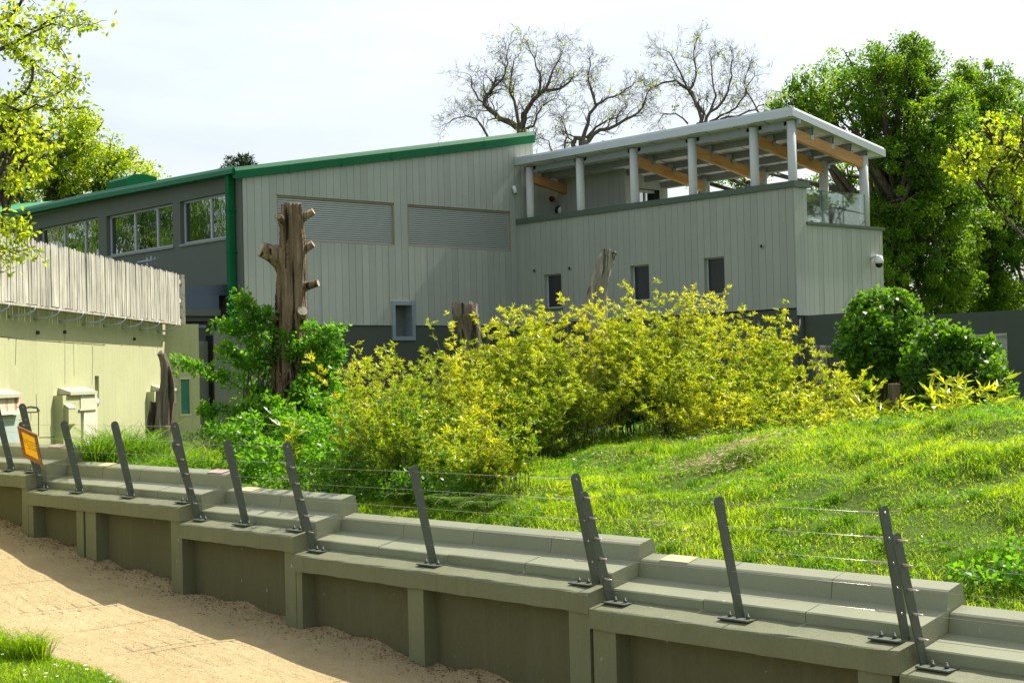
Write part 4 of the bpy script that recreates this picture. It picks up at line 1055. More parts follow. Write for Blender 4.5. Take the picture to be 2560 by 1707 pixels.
def branchy(mb, p, d, L, r, lvl, maxlvl, tips, rnd, nkid=(2, 4), wig=.25, upb=.08, ratio=.68, ang=(.4, .9), nside=5, minr=.004):
    """recursive limb: wiggly tapered tube with side shoots; records tip points"""
    n = 5 if lvl < 2 else 4
    pts = [Vector(p)]; dv = Vector(d).normalized()
    for i in range(n):
        dv = (dv + Vector((rnd.gauss(0, wig), rnd.gauss(0, wig), rnd.gauss(0, wig) + upb))).normalized()
        pts.append(pts[-1] + dv * (L / n))
    rad = [max(minr, r * (1 - .55 * i / n)) for i in range(n + 1)]
    mb.tube(pts, rad, max(3, nside - lvl), False)
    if lvl >= maxlvl: tips.append(pts[-1]); tips.append(pts[len(pts) // 2]); return
    k = rnd.randint(*nkid)
    for j in range(k):
        i = rnd.randint(1, n) if j < k - 1 else n
        b = pts[i]; dd = (pts[i] - pts[i - 1]).normalized()
        ax = dd.orthogonal().normalized(); ax.rotate(Matrix.Rotation(rnd.uniform(0, 6.28), 3, dd))
        nd = dd.copy(); nd.rotate(Matrix.Rotation(rnd.uniform(*ang), 3, ax))
        branchy(mb, b, nd, L * ratio * rnd.uniform(.75, 1.2), max(minr, rad[i] * .72), lvl + 1, maxlvl, tips, rnd, nkid, wig, upb, ratio, ang, nside, minr)

def px_limb(mb, pl, d, r0, r1, rnd, jit=.03, depth=0.0):
    """limb through photo bearings at distance d; returns world points, radii (subdivided, wiggled)"""
    P = [Vector(at(x, y, d + depth * i)) for i, (x, y) in enumerate(pl)]
    out = []
    for a_, b_ in zip(P, P[1:]):
        L = (b_ - a_).length
        out.append(a_); out.append((a_ + b_) / 2 + Vector((rnd.gauss(0, jit), rnd.gauss(0, jit), rnd.gauss(0, jit))) * L)
    out.append(P[-1])
    rad = [r0 + (r1 - r0) * (i / (len(out) - 1)) ** .8 for i in range(len(out))]
    mb.tube(out, rad, 7, False)
    return out, rad

# ---- bare trees behind the roofs
def bare_tree(label, d, trunk, limbs, seed, twig=1.0):
    rnd = random.Random(seed)
    b = Vector(at(trunk[0][0], trunk[0][1], d)); b.z = 1.0
    t = empty('bare_tree', label, 'tree', tuple(b), 'nearly bare trees behind the roofs')
    mb = MB()
    tp = [b] + [Vector(at(x, y, d)) for x, y in trunk]
    mb.tube(tp, [.36] + [.27] * (len(tp) - 2) + [.22], 9); mb.build('trunk', 'bark_bare', t)
    mb = MB(); tips = []
    for pl, r0, r1, dp in limbs:
        r0, r1 = r0 * .8, r1 * .8
        out, rad = px_limb(mb, pl, d, r0, r1, rnd, .06, dp)
        for i in range(1, len(out)):
            for _ in range(2 if i > len(out) * .3 else 1):
                dd = (out[i] - out[i - 1]).normalized(); ax = dd.orthogonal().normalized(); ax.rotate(Matrix.Rotation(rnd.uniform(0, 6.28), 3, dd))
                nd = dd.copy(); nd.rotate(Matrix.Rotation(rnd.uniform(.5, 1.0), 3, ax)); nd.z += .25
                branchy(mb, out[i], nd, rnd.uniform(.45, .85) * twig, rad[i] * .36, 1, 4, tips, rnd, (2, 4), .26, .03, .68, (.35, .85), 5, .0048)
        branchy(mb, out[-1], out[-1] - out[-2], .6 * twig, rad[-1] * .9, 1, 4, tips, rnd, (2, 4), .26, .03, .70, (.3, .8), 5, .0048)
    tag(mb.build('branches', 'bark_bare', t), kind='stuff')
    tp = np.array([tuple(q) for q in tips])
    sel = tp[rng.random(len(tp)) < .025]
    clump_leaves(sel, np.full(len(sel), .16), 4, .11, .06, 'lime', 'leaves', t)
    return t
bare_tree('broad bare tree rising behind the top corner of the green roof', 70, [(1304, 345), (1304, 322)], [
    ([(1304, 326), (1280, 309), (1248, 296), (1226, 276), (1211, 262), (1216, 240), (1230, 222)], .20, .09, .05),
    ([(1230, 222), (1250, 204), (1262, 188), (1270, 160), (1268, 128)], .08, .03, -.1),
    ([(1304, 325), (1311, 300), (1321, 270), (1342, 243), (1360, 226), (1400, 222), (1424, 205)], .19, .06, -.1),
    ([(1304, 322), (1292, 282), (1286, 252), (1274, 228), (1278, 195), (1284, 160)], .12, .04, .2),
    ([(1345, 240), (1352, 200), (1340, 168), (1326, 130)], .09, .03, .1),
    ([(1362, 226), (1378, 190), (1392, 160), (1402, 138)], .08, .03, .2),
    ([(1308, 326), (1334, 316), (1342, 288), (1356, 266), (1376, 252)], .09, .03, -.2),
    ([(1222, 350), (1207, 320), (1192, 298), (1165, 290), (1140, 296)], .08, .03, 0),
    ([(1215, 268), (1196, 250), (1180, 220), (1178, 195)], .07, .025, .1)], 4)
bare_tree('bare tree with a looping limb between the green roof and the silver roof', 68, [(1462, 380), (1458, 352)], [
    ([(1462, 352), (1440, 345), (1432, 362), (1436, 372)], .15, .12, 0),
    ([(1456, 352), (1470, 310), (1490, 266), (1480, 232), (1472, 205), (1476, 165)], .13, .035, .1),
    ([(1470, 355), (1500, 325), (1540, 314), (1580, 292), (1606, 270), (1616, 240)], .13, .04, -.1),
    ([(1492, 262), (1520, 245), (1550, 236), (1580, 215)], .08, .03, .1),
    ([(1466, 345), (1490, 318), (1520, 300), (1550, 290)], .09, .03, .2),
    ([(1412, 372), (1418, 340), (1410, 310), (1402, 290)], .06, .02, .1),
    ([(1380, 378), (1372, 352), (1352, 345), (1336, 350)], .045, .018, 0)], 9, .9)
bare_tree('wide bare tree behind the middle of the silver roof', 72, [(1756, 330), (1752, 306)], [
    ([(1752, 306), (1760, 284), (1738, 252), (1718, 222), (1690, 202), (1655, 208), (1628, 218)], .12, .04, .1),
    ([(1754, 300), (1740, 262), (1722, 230), (1740, 190), (1735, 150), (1738, 110)], .11, .03, .1),
    ([(1764, 306), (1775, 280), (1800, 262), (1820, 228), (1830, 190), (1828, 160)], .11, .035, -.1),
    ([(1775, 305), (1800, 290), (1840, 270), (1862, 240), (1880, 200)], .09, .03, .1),
    ([(1800, 300), (1842, 292), (1888, 275), (1908, 262)], .08, .03, .1),
    ([(1720, 225), (1700, 180), (1684, 150), (1672, 130)], .07, .025, -.1),
    ([(1776, 278), (1790, 240), (1780, 190), (1778, 150)], .08, .03, .2),
    ([(1900, 290), (1880, 250), (1860, 215), (1868, 180)], .06, .02, 0),
    ([(1720, 310), (1690, 285), (1660, 285), (1650, 300)], .06, .02, 0)], 15)

# ---- leafy trees
def leafy_tree(name, label, blobs, d, trunk_px, per_m3, per, L, mat, group=None, tint_fn=None, rcl=.45, trunk_r=.4, limbs=True, seed=1, zfoot=1.0, shell=.45, barkmat='bark'):
    """blobs: (px, py, radius m[, depth offset])"""
    rnd = random.Random(seed)
    b = Vector(at(trunk_px[0], trunk_px[1], d)); b.z = zfoot
    t = empty(name, label, 'tree', tuple(b), group)
    cs = []
    mb = MB(); top = Vector(at(trunk_px[2], trunk_px[3], d))
    mid = (b + top) / 2 + Vector((rnd.uniform(-.2, .2), rnd.uniform(-.2, .2), 0))
    mb.tube([b, mid, top], [trunk_r, trunk_r * .8, trunk_r * .5], 9)
    mb.build('trunk', barkmat, t)
    mb = MB()
    for bl in blobs:
        x, y, r = bl[:3]; dd = bl[3] if len(bl) > 3 else rnd.uniform(-1.5, 1.5)
        c = at(x, y, d + dd)
        n = max(5, int(per_m3 * r ** 2 * 4))
        u = unit(rng.normal(size=(n, 3))) * (rng.uniform(shell, 1.0, (n, 1))) * r
        u[:, 2] *= .85
        cs.append(c + u)
        if limbs:
            m = Vector(c); st = mid.lerp(top, rnd.uniform(.2, 1))
            m1 = st.lerp(m, .5) + Vector((rnd.gauss(0, .3), rnd.gauss(0, .3), rnd.gauss(.1, .3)))
            mb.tube([st, m1, m], [trunk_r * .38, trunk_r * .22, .035], 6, False)
            for _ in range(6):
                q = Vector(c + unit(rng.normal(size=3)) * r * .9); mb.tube([m1.lerp(m, rnd.uniform(.3, 1)), m.lerp(q, .5) + Vector((0, 0, .1)), q], [.05, .028, .012], 4, False)
    if limbs: tag(mb.build('limbs', barkmat, t), kind='stuff')
    cs = np.concatenate(cs)
    clump_leaves(cs, rng.uniform(.4, 1.5, len(cs)) * rcl, per, L, L * .62, mat, 'crown', t, .15, tint_fn)
    return t
leafy_tree('oak_tree', 'big dark green oak filling the sky right of the silver terrace roof', [
    (1990, 250, 1.1), (1975, 285, .8), (2050, 250, 1.5), (2010, 300, 1.1), (2110, 260, 1.5), (2150, 205, 1.7), (2200, 160, 1.0), (2220, 230, 1.8), (2272, 150, 1.1), (2290, 120, .7), (2262, 175, 1.5), (2330, 190, 1.3),
    (2280, 270, 2.0), (2340, 300, 1.7), (2200, 320, 1.7), (2280, 380, 1.9), (2350, 400, 1.8), (2240, 450, 1.8), (2300, 490, 1.9), (2210, 560, 1.6), (2280, 590, 2.0), (2240, 660, 1.8), (2200, 720, 1.6), (2300, 720, 1.8), (2350, 650, 1.6),
    (2360, 520, 1.6), (2110, 440, .9, 3), (2060, 470, .8, 3), (2140, 520, 1.0, 2), (2080, 560, .9, 3), (2150, 590, .9, 3), (2020, 520, .45, 3), (2360, 760, 1.5), (2260, 770, 1.3), (2230, 590, 1.4), (2250, 520, 1.4), (2320, 440, 1.5), (2230, 380, 1.2), (2180, 270, 1.1), (2390, 340, 1.2), (2410, 420, 1.4), (2420, 520, 1.4), (2410, 620, 1.3), (2400, 720, 1.2), (2380, 270, .9), (1750, 455, .35, 4), (1800, 440, .3, 4), (1850, 455, .4, 4), (1900, 430, .35, 4)], 55, (2240, 790, 2250, 420), 3.0, 105, .112, 'oak', seed=3, trunk_r=.55, rcl=.34, shell=.35)
leafy_tree('oak_tree', 'second oak at the right edge with a tall leading spike', [
    (2405, 230, 1.0), (2418, 170, .5), (2422, 195, .6), (2440, 270, 1.4), (2480, 215, 1.1), (2505, 270, 1.4), (2470, 330, 1.5), (2530, 330, 1.4), (2560, 290, .9), (2420, 340, 1.3), (2450, 420, 1.5), (2540, 420, 1.5), (2500, 520, 1.7), (2430, 560, 1.6),
    (2550, 560, 1.5), (2480, 640, 1.8), (2420, 720, 1.5), (2540, 690, 1.6), (2480, 750, 1.4), (2400, 640, 1.3), (2580, 760, 1.4), (2390, 310, 1.4), (2400, 400, 1.4), (2390, 500, 1.4), (2400, 570, 1.4), (2390, 690, 1.3), (2470, 460, 1.4), (2550, 480, 1.3), (2510, 600, 1.4), (2380, 760, 1.4), (2440, 780, 1.4), (2500, 790, 1.3), (2560, 380, 1.2)], 60, (2460, 790, 2465, 400), 4.4, 100, .118, 'oak', seed=5, trunk_r=.45, rcl=.36, shell=.35)
leafy_tree('young_tree', 'thin young tree with yellow-green leaves in front of the oaks', [(2400, 385, .55), (2440, 400, .6), (2480, 350, .65), (2520, 380, .7), (2550, 330, .7), (2470, 430, .7), (2530, 450, .8), (2560, 420, .8), (2420, 420, .4), (2550, 510, .6), (2500, 320, .45)],
           40, (2600, 790, 2590, 430), 4.0, 60, .11, 'lime', seed=6, trunk_r=.08, rcl=.30, shell=.1)
leafy_tree('broad_tree', 'bright green tree behind the low end of the green roof', [
    (60, 400, 1.6), (120, 380, 1.4), (160, 340, 1.3), (200, 320, .8), (215, 300, .4), (230, 360, 1.2), (150, 430, 1.6), (215, 430, 1.4), (270, 400, 1.1), (285, 445, 1.2), (325, 420, .9), (345, 450, .7), (370, 450, .4), (40, 460, 1.5), (100, 470, 1.5), (180, 480, 1.3), (250, 480, 1.1), (-40, 420, 2), (-50, 520, 2)],
    62, (120, 700, 130, 420), 2.6, 95, .125, 'lime', seed=8, trunk_r=.45, rcl=.46)
leafy_tree('maple_tree', 'golden green tree at the left edge above the picket screen', [(10, 300, .8), (40, 320, .8), (20, 370, 1.0), (60, 380, .9), (95, 350, .45), (10, 430, .7), (50, 425, .6), (90, 420, .4), (-50, 350, 1.0), (-50, 440, .8), (0, 480, .4), (30, 275, .4)],
           34, (-60, 900, -40, 420), 4.0, 34, .12, 'lime', seed=9, trunk_r=.2, rcl=.30)
# overhanging branches, near, from a tree standing left of the frame
rnd = random.Random(2)
OVB = at(-480, 900, 24.5)
ov = empty('overhanging_tree', 'leafy branches hanging in from the left above the picket screen', 'tree', (OVB[0], OVB[1], 1.2))
mb = MB(); mb.tube([(OVB[0], OVB[1], .6), (OVB[0] + .1, OVB[1], 4), (OVB[0] + .2, OVB[1] + .1, 7), (OVB[0] + .1, OVB[1], 9.5)], [.32, .27, .20, .12], 10); mb.build('trunk', 'bark', ov)
mb = MB(); tips = []
D0 = 24.0
BR = [([(-120, 60), (0, 48), (45, 20), (62, -10)], .05, .02), ([(-120, 140), (0, 65), (30, 66), (80, 74), (120, 55), (160, 40)], .045, .012), ([(-140, 180), (0, 124), (35, 108), (75, 85), (130, 60)], .045, .012), ([(30, 110), (75, 150), (130, 185), (155, 203)], .02, .006),
      ([(-100, 60), (0, 90), (40, 130), (85, 155), (80, 200), (60, 235), (20, 268), (-60, 275)], .03, .02), ([(20, 268), (50, 278), (90, 262), (130, 275), (180, 268), (205, 275)], .022, .006), ([(60, 235), (110, 245), (150, 230), (175, 200), (190, 195)], .018, .006),
      ([(130, 60), (175, 72), (205, 62), (238, 60)], .012, .005), ([(90, 90), (130, 120), (155, 125)], .012, .005), ([(-80, 520), (0, 560), (30, 578), (50, 600), (82, 625)], .02, .005), ([(0, 560), (40, 575), (48, 582)], .01, .004), ([(-60, 640), (0, 640), (25, 630), (70, 640)], .012, .004), ([(-50, 690), (10, 680)], .012, .004)]
cl = []
for pl, r0, r1 in BR:
    out, rad = px_limb(mb, pl, D0 + rnd.uniform(-1, 1), r0, r1, rnd, .05)
    if pl[0][0] < -30:
        e_ = out[0]; b_ = Vector((OVB[0] + .1, OVB[1], e_.z - .5)); mb.tube([b_, (b_ + e_) / 2 + Vector((0, 0, .12)), e_], [r0 * 1.8, r0 * 1.4, r0], 6, False)
    for i in range(1, len(out)):
        if out[i].z < 0: continue
        for _ in range(3):
            dd = Vector((rnd.gauss(0, 1), rnd.gauss(0, 1), rnd.gauss(.1, 1))).normalized(); q = out[i] + dd * rnd.uniform(.08, .30)
            mb.tube([out[i], (out[i] + q) / 2 + Vector((0, 0, .02)), q], [.007, .005, .003], 4, False); cl.append(tuple(q))
        cl.append(tuple(out[i]))
for x, y in [(20, 20), (60, 15), (100, 20), (140, 15), (165, 25), (10, 60), (60, 40), (110, 45), (150, 60), (30, 90), (85, 70), (115, 90), (150, 95), (60, 110), (20, 130), (100, 40), (140, 30), (-20, 40), (-30, 90), (55, 65), (125, 75), (45, 135), (135, 85), (40, -10), (100, -10), (150, -5),
             (95, 140), (115, 150), (60, 160), (90, 180), (90, 205), (100, 215), (60, 205), (165, 205), (185, 215), (150, 235), (130, 250), (165, 250), (110, 265), (180, 235), (140, 270), (160, 265)]:
    cl.append(tuple(at(x + rnd.uniform(-8, 8), y + rnd.uniform(-8, 8), D0 + rnd.uniform(-1.2, 1.2))))
tag(mb.build('branches', 'bark', ov), kind='stuff')
cl = np.array(cl)
clump_leaves(cl, np.full(len(cl), .15), 7, .088, .052, 'lime', 'leaves', ov, .1)
# conifer tip behind the hall roof
ct = empty('conifer_tree', 'dark conifer tip just showing over the green roof', 'tree', tuple(at(606, 470, 75)))
mb = MB(); mb.tube([at(606, 700, 75), at(606, 398, 75)], [.3, .04], 6); mb.build('trunk', 'bark', ct)
cc = []
for x, y in ((575, 402), (580, 415), (592, 408), (600, 400), (610, 398), (618, 405), (625, 412), (598, 418), (612, 416), (632, 416), (570, 418), (560, 430), (585, 425), (605, 425), (625, 425), (620, 395)): cc.append(at(x, y, 75 + rng.uniform(-.5, .5)))
clump_leaves(np.array(cc), np.full(len(cc), .26), 70, .24, .05, 'conifer', 'crown', ct, -.2, None, .5)
# trees over to the left that the hall windows mirror
for k, (x, y, h, lab, mt) in enumerate([(11.5, 58, 13, 'tall tree west of the hall mirrored in its windows', 'oak'), (4.5, 66, 15, 'spreading tree farther west mirrored in the hall windows', 'oak'), (8.0, 77, 16, 'bright tree at the back of the garden mirrored in the hall windows', 'lime'), (14.0, 70, 9, 'low golden tree mirrored in the hall windows', 'gold')]):
    t = empty('garden_tree', lab, 'tree', (x, y, 1.5), 'trees mirrored in the hall windows')
    mb = MB(); mb.tube([(x, y, .5), (x + .2, y, h * .45), (x, y + .2, h * .8)], [.35, .25, .08], 8)
    r_ = random.Random(k)
    c_ = []
    for j in range(26):
        a_ = r_.uniform(0, 6.28); rr = r_.uniform(.8, 3.6); zz = r_.uniform(h * .22, h)
        p = Vector((x + rr * math.cos(a_), y + rr * math.sin(a_), zz)); mb.tube([(x, y, zz * .7), (Vector((x, y, zz * .85)) + p) / 2, p], [.10, .06, .02], 5, False)
        for _ in range(5): c_.append((p.x + r_.gauss(0, .6), p.y + r_.gauss(0, .6), p.z + r_.gauss(0, .5)))
    mb.build('trunk', 'bark', t)
    clump_leaves(np.array(c_), np.full(len(c_), .7), 55, .26, .16, mt, 'crown', t)

# ------------------------------------------------------------------ bamboo, shrubs, ferns, grass
def arch(n, base, height, spread, lean, rnd):
    pts = []
    d = Vector((rnd.gauss(0, spread) + lean[0], rnd.gauss(0, spread) + lean[1], 1)).normalized()
    p = Vector(base)
    for i in range(n + 1):
        pts.append(p.copy()); d = (d + Vector((d.x * .10, d.y * .10, -.035 * i / n))).normalized(); p = p + d * (height / n)
    return pts

def bamboo(name, label, spots, seed, leaf=.052, per=42, cat='bamboo', group=None, dens=1.0):
    """spots: (x, y, height, number of culms, radius)"""
    rnd = random.Random(seed)
    c = np.mean([(s[0], s[1]) for s in spots], 0)
    t = empty(name, label, cat, (c[0], c[1], gz(*c)), group)
    mb = MB(); C = []; Dn = []; hi = []; sh = []
    for (x, y, h, n, rad) in spots:
        for _ in range(int(n * (1.35 if n > 7 else 1))):
            a_ = rnd.uniform(0, 6.28); q = rad * math.sqrt(rnd.random())
            bx, by = x + q * math.cos(a_), y + q * math.sin(a_)
            if bx < 10.5: bx = 10.5 + (10.5 - bx) * .3
            hh = h * rnd.uniform(.62, 1.06); co_ = rnd.gauss(0, .16) - (.30 if bx * _fw[0] + by * _fw[1] < 18.6 and h > .8 else 0)  # nearer tall culms get a darker tint, standing in for shade
            pts = arch(7, (bx, by, gz(bx, by) - .05), hh, .16, (.10 * math.cos(a_) * q / max(rad, .1), .10 * math.sin(a_) * q / max(rad, .1)), rnd)
            mb.tube(pts, [.007 - .0008 * i for i in range(8)], 3, False)
            nod = int(hh / .085 * dens)
            for k in range(nod):
                f = rnd.uniform(.10, 1.0) ** .8; i = min(6, int(f * 7)); p = pts[i].lerp(pts[i + 1], f * 7 - i)
                ta = rnd.uniform(0, 6.28); tl = rnd.uniform(.05, .24) * (1.25 - .8 * f); q2 = p + Vector((math.cos(ta), math.sin(ta), rnd.uniform(.1, .9))) * tl
                dd = (q2 - p).normalized()
                for _ in range(per if f < .85 else per // 2 + 2):
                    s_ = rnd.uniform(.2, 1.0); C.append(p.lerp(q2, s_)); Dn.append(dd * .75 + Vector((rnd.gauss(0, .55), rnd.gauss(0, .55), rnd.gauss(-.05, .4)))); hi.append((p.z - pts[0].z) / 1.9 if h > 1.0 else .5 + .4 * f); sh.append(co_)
    tag(mb.build('culms', 'culm', t), kind='stuff')
    C = np.array([tuple(q) for q in C]); Dn = unit(np.array([tuple(q) for q in Dn])); hi = np.array(hi)
    Ls = leaf * rng.uniform(.5, 1.5, len(C))
    V = leaves(C, Dn, Ls, Ls * .20, None, .12)
    tint = np.clip(rng.beta(1.3, 1.3, len(C)) * .60 + .60 * np.clip(hi, 0, 1.3) ** 1.1 - .12 + np.array(sh) + .16 * np.sin(C[:, 0] * 3.1 + 1.3 * np.sin(C[:, 1] * 2.7)) - .02, 0, 1)  # tint rises with height: young yellow tops, plus shade painted into low leaves
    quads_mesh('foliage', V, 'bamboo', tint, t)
    return t
def spot(px, py_top, d, n, rad):
    """culm group whose tops reach py_top at bearing px, distance d"""
    tp_ = at(px, py_top, d); g = gz(tp_[0], tp_[1])
    return (tp_[0], tp_[1], max(.3, (tp_[2] - g) * 1.02), n, rad)
L_SP = [spot(905, 900, 18.5, 10, .40), spot(960, 870, 19.5, 13, .45), spot(1030, 850, 20.5, 13, .5), spot(1100, 850, 21.0, 13, .5), spot(1170, 855, 21, 12, .5), spot(1240, 740, 21.5, 13, .4), spot(1300, 765, 21.5, 14, .5), spot(1370, 760, 21.5, 14, .5), spot(1440, 755, 21.5, 14, .5), spot(1200, 790, 21.5, 10, .3), spot(1235, 728, 21.8, 4, .15), spot(1330, 800, 21, 10, .4), spot(1250, 745, 22.2, 4, .2), spot(1530, 750, 21.5, 12, .45), spot(1395, 742, 21.8, 3, .2), spot(1470, 790, 20.8, 10, .45),
        spot(900, 1000, 17.2, 10, .35), spot(950, 980, 17.6, 12, .4), spot(1030, 950, 18.6, 13, .45), spot(1110, 930, 19.2, 14, .45), spot(1190, 905, 19.5, 14, .45), spot(1270, 900, 19.8, 14, .45), spot(1350, 890, 20, 14, .45), spot(1430, 880, 20.2, 13, .45), spot(920, 1110, 15.6, 9, .30), spot(1000, 1080, 16.4, 11, .35), spot(1090, 1040, 17.8, 11, .32), spot(1180, 1000, 18.9, 12, .32), spot(1260, 980, 19.6, 12, .30), spot(1340, 960, 20.1, 12, .30), spot(1420, 940, 20.4, 10, .30), spot(870, 1060, 17, 7, .3), spot(880, 1180, 15.3, 6, .25), spot(980, 1180, 15.4, 7, .3)]
R_SP = [spot(1590, 720, 21.5, 14, .45), spot(1660, 700, 21.8, 15, .45), spot(1685, 698, 22, 6, .25), spot(1625, 760, 21, 10, .4), spot(1720, 760, 21, 10, .4), spot(1790, 702, 22, 6, .25), spot(1740, 735, 21.8, 14, .45), spot(1785, 705, 22, 6, .25), spot(1830, 760, 21.6, 14, .45), spot(1890, 745, 21.8, 6, .3), spot(1910, 800, 21.5, 13, .45), spot(1980, 870, 21.2, 12, .45), spot(2050, 905, 21, 10, .45), spot(2110, 930, 21.2, 7, .3), spot(2135, 895, 21.5, 3, .15),
        spot(1545, 800, 21.2, 9, .3), spot(1650, 850, 20.6, 12, .38), spot(1720, 850, 20.6, 13, .45), spot(1800, 870, 20.4, 13, .45), spot(1880, 900, 20.2, 13, .45), spot(1960, 950, 19.9, 12, .4), spot(2040, 980, 19.7, 10, .4), spot(1700, 950, 19.8, 11, .35), spot(1790, 970, 19.6, 12, .35), spot(1880, 990, 19.4, 12, .35), spot(1970, 1020, 19.0, 10, .35), spot(2070, 1030, 18.9, 9, .35), spot(2140, 1010, 19.4, 7, .35), spot(2200, 1010, 19.6, 6, .35), spot(2260, 1010, 19.4, 5, .3), spot(2160, 1050, 18.6, 7, .35), spot(2100, 1075, 18.3, 6, .3)]
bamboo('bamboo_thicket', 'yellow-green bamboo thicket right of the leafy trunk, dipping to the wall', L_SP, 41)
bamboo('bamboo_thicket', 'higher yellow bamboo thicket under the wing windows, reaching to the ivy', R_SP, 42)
bamboo('bamboo_sprig', 'yellow bamboo sprig standing before the taller ivy mound beside the brown post', [spot(2180, 965, 19.8, 4, .15), spot(2270, 955, 19.8, 3, .12)], 43, .13, 8, 'bamboo', None, .8)
bamboo('bamboo_sprig', 'tallest yellow bamboo sprig in front of the lower ivy mound', [spot(2390, 920, 18.8, 4, .12), spot(2350, 975, 18.6, 3, .12)], 44, .15, 9, 'bamboo', None, .9)
bamboo('bamboo_sprig', 'yellow bamboo sprig below the metal door', [spot(2470, 930, 18.2, 4, .12)], 45, .15, 8, 'bamboo', None, .9)
bamboo('bamboo_sprig', 'thin yellow bamboo sprig against the foot of the dead trunk', [spot(705, 1040, 22.0, 4, .15)], 46, .16, 6, 'bamboo', None, .9)
bamboo('bamboo_sprig', 'small bamboo sprig by the corner of the wall step below the thicket', [spot(1115, 1280, 14.9, 2, .08), spot(880, 1255, 16, 3, .1)], 47, .14, 8, 'bamboo', None, .9)

def behind(px, r, x, up=.5):
    """blob resting on the bank where the bearing px crosses the line x metres out"""
    q = ray(px, 1200); k = x / q[0]; y = float(q[1] * k)
    return np.array([x, y, gz(x, y) + r * up]), r
def shrub(name, label, cat, blobs, d, mat, L, W, dens, shoots=(), seed=1, per=26, rcl=.17, up=.3, shell=.55, branch='twig'):
    rnd = random.Random(seed)
    cs = []
    c0_ = blobs[0][0] if len(blobs[0]) == 2 else at(blobs[0][0], blobs[0][1], d); t = empty(name, label, cat, (c0_[0], c0_[1], gz(c0_[0], c0_[1])))
    mb = MB(); root = Vector((c0_[0], c0_[1], gz(c0_[0], c0_[1]) - .05))
    for bl in blobs:
        if len(bl) == 2: c, r = bl
        else:
            x, y, r = bl[:3]; dd = bl[3] if len(bl) > 3 else rnd.uniform(-.3, .3); c = at(x, y, d + dd)
        if len(bl) == 2: root = Vector((c[0], c[1], gz(c[0], c[1]) - .05))
        n = int(dens * r * r * 40) + 4
        u = unit(rng.normal(size=(n, 3))) * rng.uniform(shell, 1, (n, 1)) * r
        q = c + u; q = q[q[:, 2] > ground_z(q[:, 0], q[:, 1]) - .02]; cs.append(q)
        for _ in range(0 if len(bl) == 2 else 4):
            e = Vector(c + unit(rng.normal(size=3)) * r * .8); mb.tube([root, root.lerp(e, .5) + Vector((rnd.gauss(0, .1), rnd.gauss(0, .1), .1)), e], [.02, .014, .005], 4, False)
    for pl, r0 in shoots:
        out, rad = px_limb(mb, pl, d, r0, .004, rnd, .04)
        for i in range(len(out) // 3, len(out)):
            cs.append(np.array([tuple(out[i] + Vector((rnd.gauss(0, .05), rnd.gauss(0, .05), rnd.gauss(.02, .05)))) for _ in range(2)]))
        cs.append(np.array([tuple(out[-1])]))
    tag(mb.build('branches', branch, t), kind='stuff')
    cs = np.concatenate(cs)
    clump_leaves(cs, np.full(len(cs), rcl) * rng.uniform(.6, 1.3, len(cs)), per, L, W, mat, 'foliage', t, .15, None, .75, up)
    return t
shrub('elder_shrub', 'fresh green leafy shrub growing round the dead trunk', 'shrub', [
    (640, 1130, .55, -4), (700, 1090, .55, -2.6), (770, 1110, .55, -3.2), (840, 1130, .5, -4), (600, 1180, .4, -4.6), (700, 1170, .5, -4.6), (800, 1190, .45, -5), (860, 1180, .4, -5),
    (640, 1020, .45, .3), (650, 950, .40, .3), (660, 880, .35, .3), (670, 830, .26, .3), (640, 900, .3, .5), (620, 1080, .5), (790, 1060, .5), (800, 1000, .40), (790, 940, .34), (788, 880, .28), (790, 840, .2), (810, 900, .22), (820, 960, .3), (840, 1060, .45), (870, 1100, .4, -1), (745, 1060, .3, -.9), (680, 1080, .3, -.9), (770, 1010, .32, -.6), (800, 1030, .34, -.8), (660, 1030, .34, -.6), (690, 1020, .2, -.8), (800, 920, .26), (815, 985, .3), (765, 960, .14, -.5), (590, 1130, .5, -1.5)], 25.7, 'elder', .085, .044, 1.5,
    [([(680, 900), (640, 850), (625, 800), (612, 765), (606, 755)], .012), ([(690, 920), (640, 860), (590, 822), (560, 815)], .012), ([(660, 960), (620, 920), (580, 885), (560, 868)], .012), ([(650, 1000), (600, 970), (560, 945), (500, 912), (445, 902)], .012), ([(660, 1060), (600, 1040), (550, 1025), (515, 1025)], .01), ([(790, 900), (815, 860), (835, 838)], .008), ([(740, 920), (735, 870), (715, 838)], .008), ([(640, 820), (655, 790), (665, 790)], .006), ([(800, 960), (825, 910), (845, 885)], .008)], 3, 46, .16, branch='bark')
shrub('ivy_mound', 'tall rounded ivy-covered mound in front of the dark right wall', 'shrub', [
    (2195, 800, .55), (2230, 790, .5), (2165, 850, .55), (2240, 850, .55), (2200, 870, .6), (2170, 920, .5), (2240, 920, .55), (2200, 960, .55), (2260, 970, .45), (2210, 770, .36), (2240, 760, .2), (2150, 880, .35), (2275, 870, .35), (2130, 820, .18), (2155, 765, .16)], 27.5, 'ivy', .085, .075, 2.6, (), 5, 30, .13, .2, .8)
shrub('ivy_mound', 'lower sprawling ivy mound beside the metal door', 'shrub', [
    (2330, 880, .4), (2360, 870, .45), (2400, 880, .45), (2330, 930, .5), (2400, 930, .55), (2450, 920, .45), (2350, 980, .5), (2430, 980, .5), (2480, 970, .38), (2460, 880, .25), (2500, 960, .2), (2300, 900, .3), (2345, 845, .25), (2390, 850, .25)], 26.3, 'ivy', .085, .075, 2.5, (), 6, 30, .13, .2, .8)
shrub('dark_shrub', 'low dark leafy clump on the slope below the brown post', 'shrub', [(2140, 1125, .16), (2170, 1115, .16), (2195, 1105, .14), (2160, 1135, .16)], 17.4, 'ivy', .06, .05, 5, (), 7, 24, .09)
